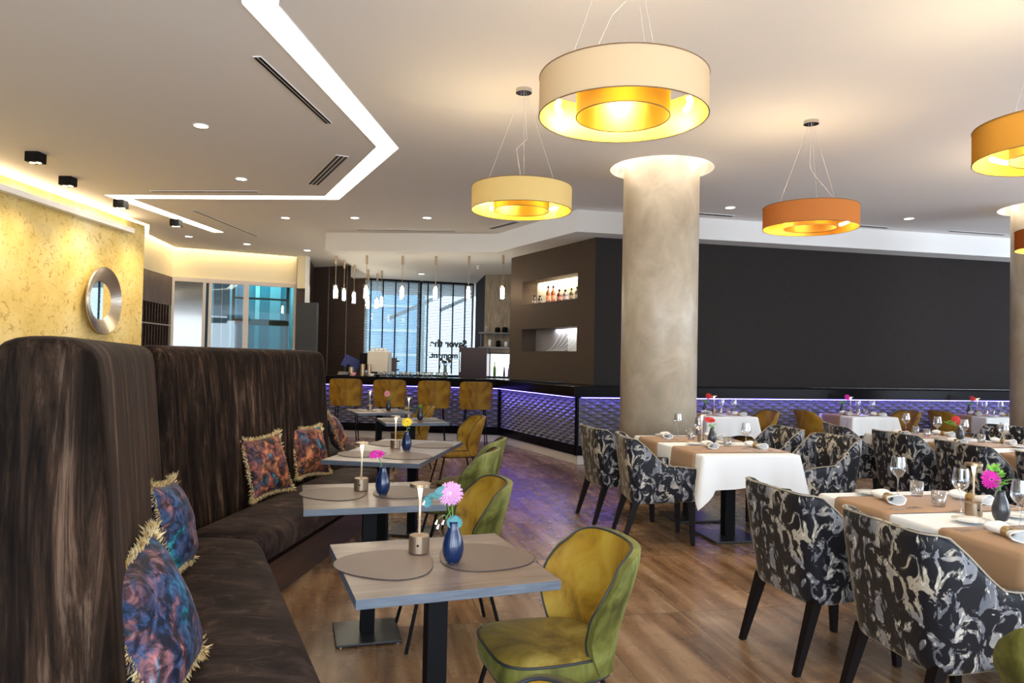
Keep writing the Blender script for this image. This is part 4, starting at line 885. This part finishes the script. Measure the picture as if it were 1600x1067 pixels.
# ------------------------------------------------------------ cloth covered tables
def cloth_table(label,lab2,lab3,c,deg,W_,L_,runs,posts,seed=0):
    t=thing('pedestal_table',label,'table',(c[0],c[1],0),math.radians(deg))
    MB().box(-W_/2+.01,W_/2-.01,-L_/2+.01,L_/2-.01,.715,.745).build('tabletop',m_leg,t)
    for px_,py_ in posts:
        MB().box(px_-.045,px_+.045,py_-.045,py_+.045,.015,.715).build('post',m_blk,t)
        MB().box(px_-.22,px_+.22,py_-.22,py_+.22,.003,.018).build('base_plate',m_plate,t,bevel=.002)
    # cloth
    ct=thing('tablecloth',lab2,'tablecloth',(c[0],c[1],0),math.radians(deg)); z0=.7475; n=34
    hw,hl=W_/2,L_/2; per=[]
    def side(ax,ay,bx,by,k_):
        for i in range(k_): f=i/k_; per.append((ax+(bx-ax)*f,ay+(by-ay)*f,f))
    side(-hw,-hl,hw,-hl,n); side(hw,-hl,hw,hl,n+10); side(hw,hl,-hw,hl,n); side(-hw,hl,-hw,-hl,n+10)
    r_=random.Random(seed+5); ph=[r_.uniform(0,6) for _ in range(6)]
    rings=[]; N_=len(per)
    def nrm(x,y):
        cx=max(-1,min(1,x/hw)); cy=max(-1,min(1,y/hl)); ex=max(0,(abs(x)-(hw-.10))/.10); ey=max(0,(abs(y)-(hl-.10))/.10)
        v=Vector(((1 if x>0 else -1)*ex,(1 if y>0 else -1)*ey)); return v.normalized() if v.length>0 else v, ex*ey
    for zi,(out,dr,wv_) in enumerate(((-.004,0,0),(.003,.004,0),(.006,.02,0),(.011,.10,.3),(.016,.19,.65),(.020,.265,1))):
        ring=[]
        for i,(x,y,f) in enumerate(per):
            nn,cc=nrm(x,y); s=i/N_*2*PI
            w_=wv_*(.013*math.sin(9*s+ph[0])+.009*math.sin(17*s+ph[1])); drop=dr*(1+cc*.55)-wv_*.012*math.sin(5*s+ph[2])
            o_=out+w_+cc*dr*.30
            ring.append((x+nn.x*o_,y+nn.y*o_,z0+.004-drop))
        rings.append(ring)
    mb=MB(); mb.rings(rings[::-1],cap=(False,True)); mb.build('cloth',m_white,ct,smooth=False,solid=.0)
    for p_ in ct.children[0].data.polygons: p_.use_smooth=len(p_.vertices)==4
    for k_,(ya,yb) in enumerate(runs):
        rt=thing('table_runner',lab3+(', far one' if k_==0 else ', near one') if len(runs)>1 else lab3,'table runner',(c[0],c[1],0),math.radians(deg),'tan table runners')
        pf=[(-hw-.024,.50),(-hw-.019,.62),(-hw-.012,.72),(-hw-.008,.745),(-hw+.006,.7545),(hw-.006,.7545),(hw+.008,.745),(hw+.012,.72),(hw+.019,.62),(hw+.024,.50)]
        rs=[]
        for j in range(9):
            y=ya+(yb-ya)*j/8; rs.append([(x+(.006*math.sin(6*j/8+k_)*(1 if x>0 else -1) if z<.7 else 0),y+(.75-z)*.04*(2*j/8-1)*0,z) for x,z in pf])
        MB().rings(rs,closed=False).build('cloth',m_run,rt,smooth=True,solid=.003)
        rt.location=(c[0],c[1],.0035)
    return (c,deg)
R2=[(.12,.58),(-.65,-.19)]
cloth_table('pedestal dining table under the front white cloth','white cloth on the front table at lower right','tan runner across the front white table',(2.376,3.60),11.5,.85,1.50,[(.17,.60),(-.62,-.15)],[(0,.38),(0,-.38)],1)
cloth_table('pedestal dining table under the white cloth before the round column','white cloth on the table before the round column','tan runner across the table before the round column',(1.816,6.65),11.5,.85,1.50,[(.16,.62),(-.62,-.16)],[(0,.40),(0,-.36)],2)
cloth_table('pedestal dining table under the middle right white cloth','white cloth on the middle right table','tan runner across the middle right table',(4.496,7.43),11.5,.85,1.50,[(.16,.62),(-.62,-.16)],[(0,.38),(0,-.38)],3)
cloth_table('pedestal dining table under the white cloth at the right edge','white cloth on the table at the right edge','tan runner across the right edge table',(4.82,5.86),11.5,.85,1.50,[(.16,.62),(-.62,-.16)],[(0,.38),(0,-.38)],4)
for c,nm_,sd in (((2.97,10.37),'wall side table behind the round column',5),((5.17,10.86),'middle wall side table',6),((7.38,11.32),'rightmost wall side table',7)):
    cloth_table('pedestal table, the %s'%nm_,'white cloth on the %s'%nm_,'tan runner across the %s'%nm_,c,12.5,.75,.75,[(-.12,.30)],[(0,0)],sd)
# tableware prototypes
WG=thing('wine_glass','','wine glass',(0,0,0),0,'stemmed wine glasses on the white tables')
MB().lathe([(.001,.0015),(.034,.001),(.034,.003),(.006,.008),(.0035,.02),(.0032,.095),(.008,.108),(.030,.126),(.0405,.148),(.0415,.160),(.036,.20),(.0325,.225)],24,cap=(False,False)).build('bowl_and_stem',glassmat('wine_glass_glass',(.93,.94,.95),.13),WG,smooth=True)
TG=thing('tumbler','','tumbler',(0,0,0),0,'water tumblers on the white tables')
MB().lathe([(.001,.004),(.030,.003),(.033,.012),(.036,.085),(.0345,.085),(.0315,.016),(.001,.014)],24,cap=(False,False)).build('glass',glassmat('tumbler_glass',(.92,.93,.94),.13),TG,smooth=True)
BPt=thing('side_plate','','plate',(0,0,0),0,'white side plates')
MB().lathe([(.001,.004),(.055,.004),(.085,.013),(.086,.015),(.055,.008),(.001,.007)],32,cap=(False,False)).build('plate',m_porc,BPt,smooth=True)
CU={}
for nm_,hd in (('knife',0),('fork',1)):
    t=thing('table_'+nm_,'',nm_,(0,0,0),0,'table cutlery'); CU[nm_]=t
    mb=MB(); mb.prism([(-.10,-.004),(-.01,-.003),(-.01,.003),(-.10,.004)],.001,.004)
    if hd==0: mb.build('handle',m_steel,t); MB().prism([(-.01,-.003),(.09,-.008),(.105,.0),(.09,.004),(-.01,.003)],.001,.003).build('blade',m_steel,t)
    else:
        mb.build('handle',m_steel,t); m2=MB().prism([(-.01,-.003),(.03,-.003),(.05,-.010),(.05,.010),(.03,.003),(-.01,.003)],.001,.0035)
        for q_ in (-.008,-.0027,.0027,.008): m2.box(.05,.09,q_-.0015,q_+.0015,.002,.0035)
        m2.build('tines',m_steel,t)
NP=thing('napkin','','napkin',(0,0,0),0,'rolled white napkins with gold rings')
def npf(sg):
    def f(u,v):
        a=u*2*PI; s=v; wd=.016+.034*s**.8+.005*math.sin(5*a)*s; hh=.015+.012*s+.003*math.sin(3*a+1)*s
        return (sg*(.012+.085*s+.008*math.sin(2*a)*s),wd*math.cos(a),.020+.006*s+hh*math.sin(a)*.95+(.004))
    return f
mb=MB(); mb.grid(npf(1),20,9,True); mb.grid(npf(-1),20,9,True)
mb.build('cloth',m_white,NP,smooth=True,solid=.003)
o=MB().lathe([(.0245,-.02),(.0245,.02),(.021,.02),(.021,-.02),(.0245,-.02)],20,cap=(False,False)).build('napkin_ring',mat('gold_ring',(.50,.33,.12),.35,metal=.5),NP,smooth=True); o.rotation_euler=(0,PI/2,0); o.location=(0,0,.0255)
def setting(c,deg,items,desc):
    a=math.radians(deg)
    for kind,x,y,r_,wh in items:
        z=.7555; p=(c[0]+x*math.cos(a)-y*math.sin(a),c[1]+x*math.sin(a)+y*math.cos(a),z+ (.002 if kind!='plate' else .003))
        rz=a+math.radians(r_)
        if kind=='wine': place(WG,p,rz,'stemmed wine glass %s, %s'%(wh,desc))
        elif kind=='tumb': place(TG,p,rz,'low water tumbler %s, %s'%(wh,desc))
        elif kind=='plate': place(BPt,p,rz,'white side plate %s, %s'%(wh,desc))
        elif kind=='nap': place(NP,(p[0],p[1],z+.003),rz,'ringed white napkin %s, %s'%(wh,desc))
        elif kind=='cut':
            place(CU['knife'],p,rz,'steel knife %s, %s'%(wh,desc)); o_=.022
            place(CU['fork'],(p[0]-o_*math.sin(rz),p[1]+o_*math.cos(rz),p[2]),rz,'steel fork %s, %s'%(wh,desc))
T4=[('nap',-.23,.43,75,'at the far left place'),('plate',-.16,.655,0,'at the far left corner'),('cut',-.26,.25,8,'near the far left place'),('wine',-.04,.59,0,'toward the far end'),('tumb',.07,.575,0,'beside the far wine glass'),
    ('tumb',-.04,.29,0,'left of the centre'),('wine',-.03,.155,0,'next to the lamp side of the centre'),('plate',-.17,-.06,0,'in the gap between the left places'),('nap',-.27,-.36,75,'at the near left place'),('cut',-.30,-.22,8,'near the near left place'),
    ('wine',-.04,-.20,0,'just this side of the vase'),('nap',.25,.38,100,'at the far right place'),('cut',.29,.22,8,'near the far right place'),('plate',.17,.02,0,'in the gap between the right places'),
    ('nap',.26,-.36,100,'at the near right place'),('wine',.08,-.54,0,'toward the near end'),('tumb',.10,-.26,0,'right of the vase'),('plate',.17,-.64,0,'at the near right corner')]
setting((2.376,3.60),11.5,T4,'front white table')
setting((1.816,6.65),11.5,T4[:8]+[('nap',-.16,-.33,80,'at the near left place'),('cut',-.28,-.44,8,'near the near left place'),('wine',.14,-.40,0,'at the near end')]+T4[11:15]+[('tumb',.06,-.22,0,'right of the vase'),('cut',.22,-.55,4,'near the near right place')],'table before the round column')
setting((4.496,7.43),11.5,T4,'middle right white table'); setting((4.82,5.86),11.5,T4,'right edge white table')
def cen(c,deg,x,y,z=.757): a=math.radians(deg); return (c[0]+x*math.cos(a)-y*math.sin(a),c[1]+x*math.sin(a)+y*math.cos(a),z)
p=cen((2.376,3.60),11.5,-.03,.075); lamp(p,'bronze cordless lamp on the front white table')
p=cen((2.376,3.60),11.5,-.005,-.06); vase(p,'charcoal ribbed vase on the front white table','black')
flower((p[0],p[1],p[2]+.13),'magenta','magenta gerbera in the vase on the front white table',(-.05,0,.072),(-.1,-1,.25),.047); leaves((p[0],p[1],p[2]+.13),'bright green leafy sprig beside the magenta gerbera on the front white table',m_leafg,40,.10,.13,.045,11,tilt=(.02,0))
p=cen((1.816,6.65),11.5,-.005,-.06); vase(p,'charcoal vase on the table before the round column','black')
flower((p[0],p[1],p[2]+.12),'red','dark red gerbera on the table before the round column',(-.02,0,.10),(0,-.6,1),.050); leaves((p[0],p[1],p[2]+.12),'green sprig under the dark red gerbera',m_leafg,14,.05,.07,.04,12)
p=cen((1.816,6.65),11.5,-.03,.09); lamp(p,'cordless lamp behind the vase before the round column')
p=cen((4.496,7.43),11.5,.10,.0); vase(p,'charcoal vase on the middle right white table','black')
flower((p[0],p[1],p[2]+.12),'red','bright red gerbera on the middle right white table',(-.04,0,.075),(-.1,-1,.3),.052); leaves((p[0],p[1],p[2]+.12),'green leafy sprig leaning left on the middle right white table',m_leafg,22,.10,.06,.05,13,tilt=(-.12,0))
p=cen((4.82,5.86),11.5,-.10,.55); lamp(p,'cordless lamp on the right edge white table')
T2=[('nap',-.20,.0,80,'at the left place'),('wine',.10,.12,0,'behind the lamp'),('tumb',.02,.02,0,'at the centre'),('wine',.17,-.10,0,'on the right'),('tumb',.17,.05,0,'on the right'),('nap',.20,-.20,100,'at the right place'),('plate',-.10,-.22,0,'at the near edge'),('cut',-.25,.2,8,'at the left place')]
for c,nm_,fk in (((2.97,10.37),'wall side table behind the round column','red'),((5.17,10.86),'middle wall side table','magenta'),((7.38,11.32),'rightmost wall side table','red')):
    setting(c,12.5,T2,nm_)
    p=cen(c,12.5,-.13,.18); vase(p,'charcoal vase on the %s'%nm_,'black'); flower((p[0],p[1],p[2]+.12),fk,'%s gerbera on the %s'%(fk,nm_),(.08 if fk!='red' else .05,0,.13),(0,-1,.3),.048); leaves((p[0],p[1],p[2]+.12),'green sprig on the %s'%nm_,m_leafg,20,.09,.09,.05,14)
    p=cen(c,12.5,.0,.16); lamp(p,'cordless lamp on the %s'%nm_)
# ------------------------------------------------------------ things on the bar
def bitem(name,lab,cat,loc,grp=None,rz=0): return thing(name,lab,cat,loc,rz,grp)
ZB=1.121
t=bitem('coffee_machine','cream coffee machine with rounded body and cups on top, on the bar','coffee machine',(-2.66,13.75,ZB))
m_cm=mat('cream_enamel',(.72,.62,.47),.35)
MB().box(-.03,.36,-.2,.2,.06,.46).build('body',m_cm,t,bevel=.02,seg=3); MB().box(-.18,-.03,-.14,.18,.10,.42).build('side_panel',m_black,t,bevel=.01); MB().box(-.05,.33,-.24,.22,0,.07).build('drip_tray',m_steel,t,bevel=.008)
MB().box(.05,.18,-.25,-.19,.04,.075).build('portafilter',m_blk,t)
for i,(x,y) in enumerate(((.03,0),(.11,.02),(.19,-.02),(.27,.03),(.07,.12),(.22,.12))):
    tag(MB().lathe([(.022,0),(.036,.05),(.034,.055)],14,(-2.66+x,13.75+y,ZB+.462)).build('coffee_cup',m_porc,smooth=True),'white coffee cup on top of the cream coffee machine, %s'%['front left','front middle left','front middle right','front right','back left','back right'][i],'cup','cups on the coffee machine')
t=bitem('till_screen','tilted blue screen of the till on the bar','screen',(-3.08,13.75,ZB))
o=MB().box(-.16,.16,-.012,.012,0,.24).build('screen',mat('till_screen_blue',(.04,.05,.16),.2),t); o.location=(0,0,.12); o.rotation_euler=(math.radians(-20),math.radians(25),.2)
MB().lathe([(.09,0),(.08,.02),(.03,.05),(.03,.2)],16).build('stand',m_blk,t)
for i,(x,h_,r_) in enumerate(((-2.95,.14,.05),(-2.74,.2,.045),(-2.62,.2,.04))):
    t=bitem('brass_canister',['squat brass pot on the bar near the till','tall brass canister left of the coffee machine','slim brass canister close to the coffee machine'][i],'canister',(x,13.42,ZB),'brass canisters on the bar')
    MB().lathe([(r_,0),(r_,h_)],20).build('body',m_bronze,t,smooth=False); MB().lathe([(r_*1.05,h_),(r_*1.05,h_+.012),(r_*.3,h_+.016)],20).build('lid',m_bronze,t)
t=bitem('beer_tap','dark brown beer tap tower right of the coffee machine','tap',(-2.18,13.5,ZB)); MB().box(-.04,.04,-.05,.05,0,.34).build('tower',m_wood,t,bevel=.01)
for z in (.12,.28): MB().tube([(.04,0,z),(.10,-.02,z)],.012,8).build('spout',m_blk,t)
MB().tube([(.04,.02,.02),(.05,.02,.36)],.012,8).build('steel_pipe',m_steel,t)
t=bitem('flower_vase','tall grey vase with dark dried flowers on the bar','vase',(-1.22,13.4,ZB)); MB().lathe([(.03,0),(.034,.10),(.028,.2),(.04,.23)],16).build('body',mat('grey_green_vase',(.14,.16,.13),.5),t,smooth=True)
mb=MB(); 
for x,y,z in ((-.08,0,.33),(.04,0,.34),(.0,.02,.28),(-.03,-.02,.29),(.08,0,.30)): mb.lathe([(.001,.03),(.028,.02),(.036,0),(.028,-.02),(.001,-.03)],10,(x,y,z))
mb.build('flower_heads',mat('dried_flower_dark',(.06,.05,.05),.7),t)
mb=MB(); 
for x,z in ((-.1,.16),(.1,.17),(.10,.42),(-.06,.40)): mb.tube([(0,0,.22),(x*.8,0,.28),(x,0,z)],.006,5)
mb.build('twigs',m_blk,t)
GL=None; r_=random.Random(4)
for i in range(14):
    x=-2.30+.085*i+r_.uniform(-.02,.02); y=13.2+r_.uniform(0,.18)-x*0
    if GL is None:
        GL=thing('bar_glass','','glass',(0,0,0),0,'glasses lined up on the bar'); MB().lathe([(.026,0),(.033,.09),(.031,.09),(.024,.006)],14,cap=(True,False)).build('glass',glassmat('bar_glass_glass',(.85,.9,.9),.35,.1),GL,smooth=True)
    place(GL,(x,y,ZB),0,'glass in the row on the bar between the coffee machine and the fridge cabinet')
for i in range(5):
    tag(MB().lathe([(.001,0),(.09,.0),(.11,.012),(.001,.012)],24,(-3.10+.01*i,13.35,ZB+.001+.0145*i)).build('stacked_plate',m_porc if i%2 else m_steel,smooth=False),'plate in the stack on the bar near the till, %s from the bottom'%['first','second','third','fourth','fifth'][i],'plate','stacked plates on the bar')
for i,(x,h_,m_,lab) in enumerate(((-2.53,.05,m_porc,'low white bowl on the bar under the brass canisters'),(-2.42,.035,m_blk,'small black dish before the coffee machine'),(-2.86,.06,FL['rose'],'small pink cup on the bar near the brass pot'))):
    tag(MB().lathe([(.03,0),(.055,h_),(.05,h_)],16,(x,13.18,ZB)).build('small_bowl',m_,smooth=True),lab,'bowl')
# ------------------------------------------------------------ light from the downlights over the tables
for (x,y,p_) in ((2.35,3.7,45),(1.8,6.7,80),(4.5,7.4,70),(4.8,5.9,45),(.9,4.9,60),(-.3,2.7,45),(-.8,5.8,60),(3.0,10.2,60),(5.2,10.5,60),(-2.5,11.4,70),(-1.3,11.3,70),(-5.3,14.4,50)):
    spot('table_downlight',(x,y,3.64),(x,y,0),p_,(1,.88,.72),62,.9,.05)
for p in ((-2,14.8),(-.8,14.6)): spot('bar_downlight',(p[0],p[1],3.3),(p[0],p[1]-.6,1),60,(1,.85,.65),90,.9,.06)
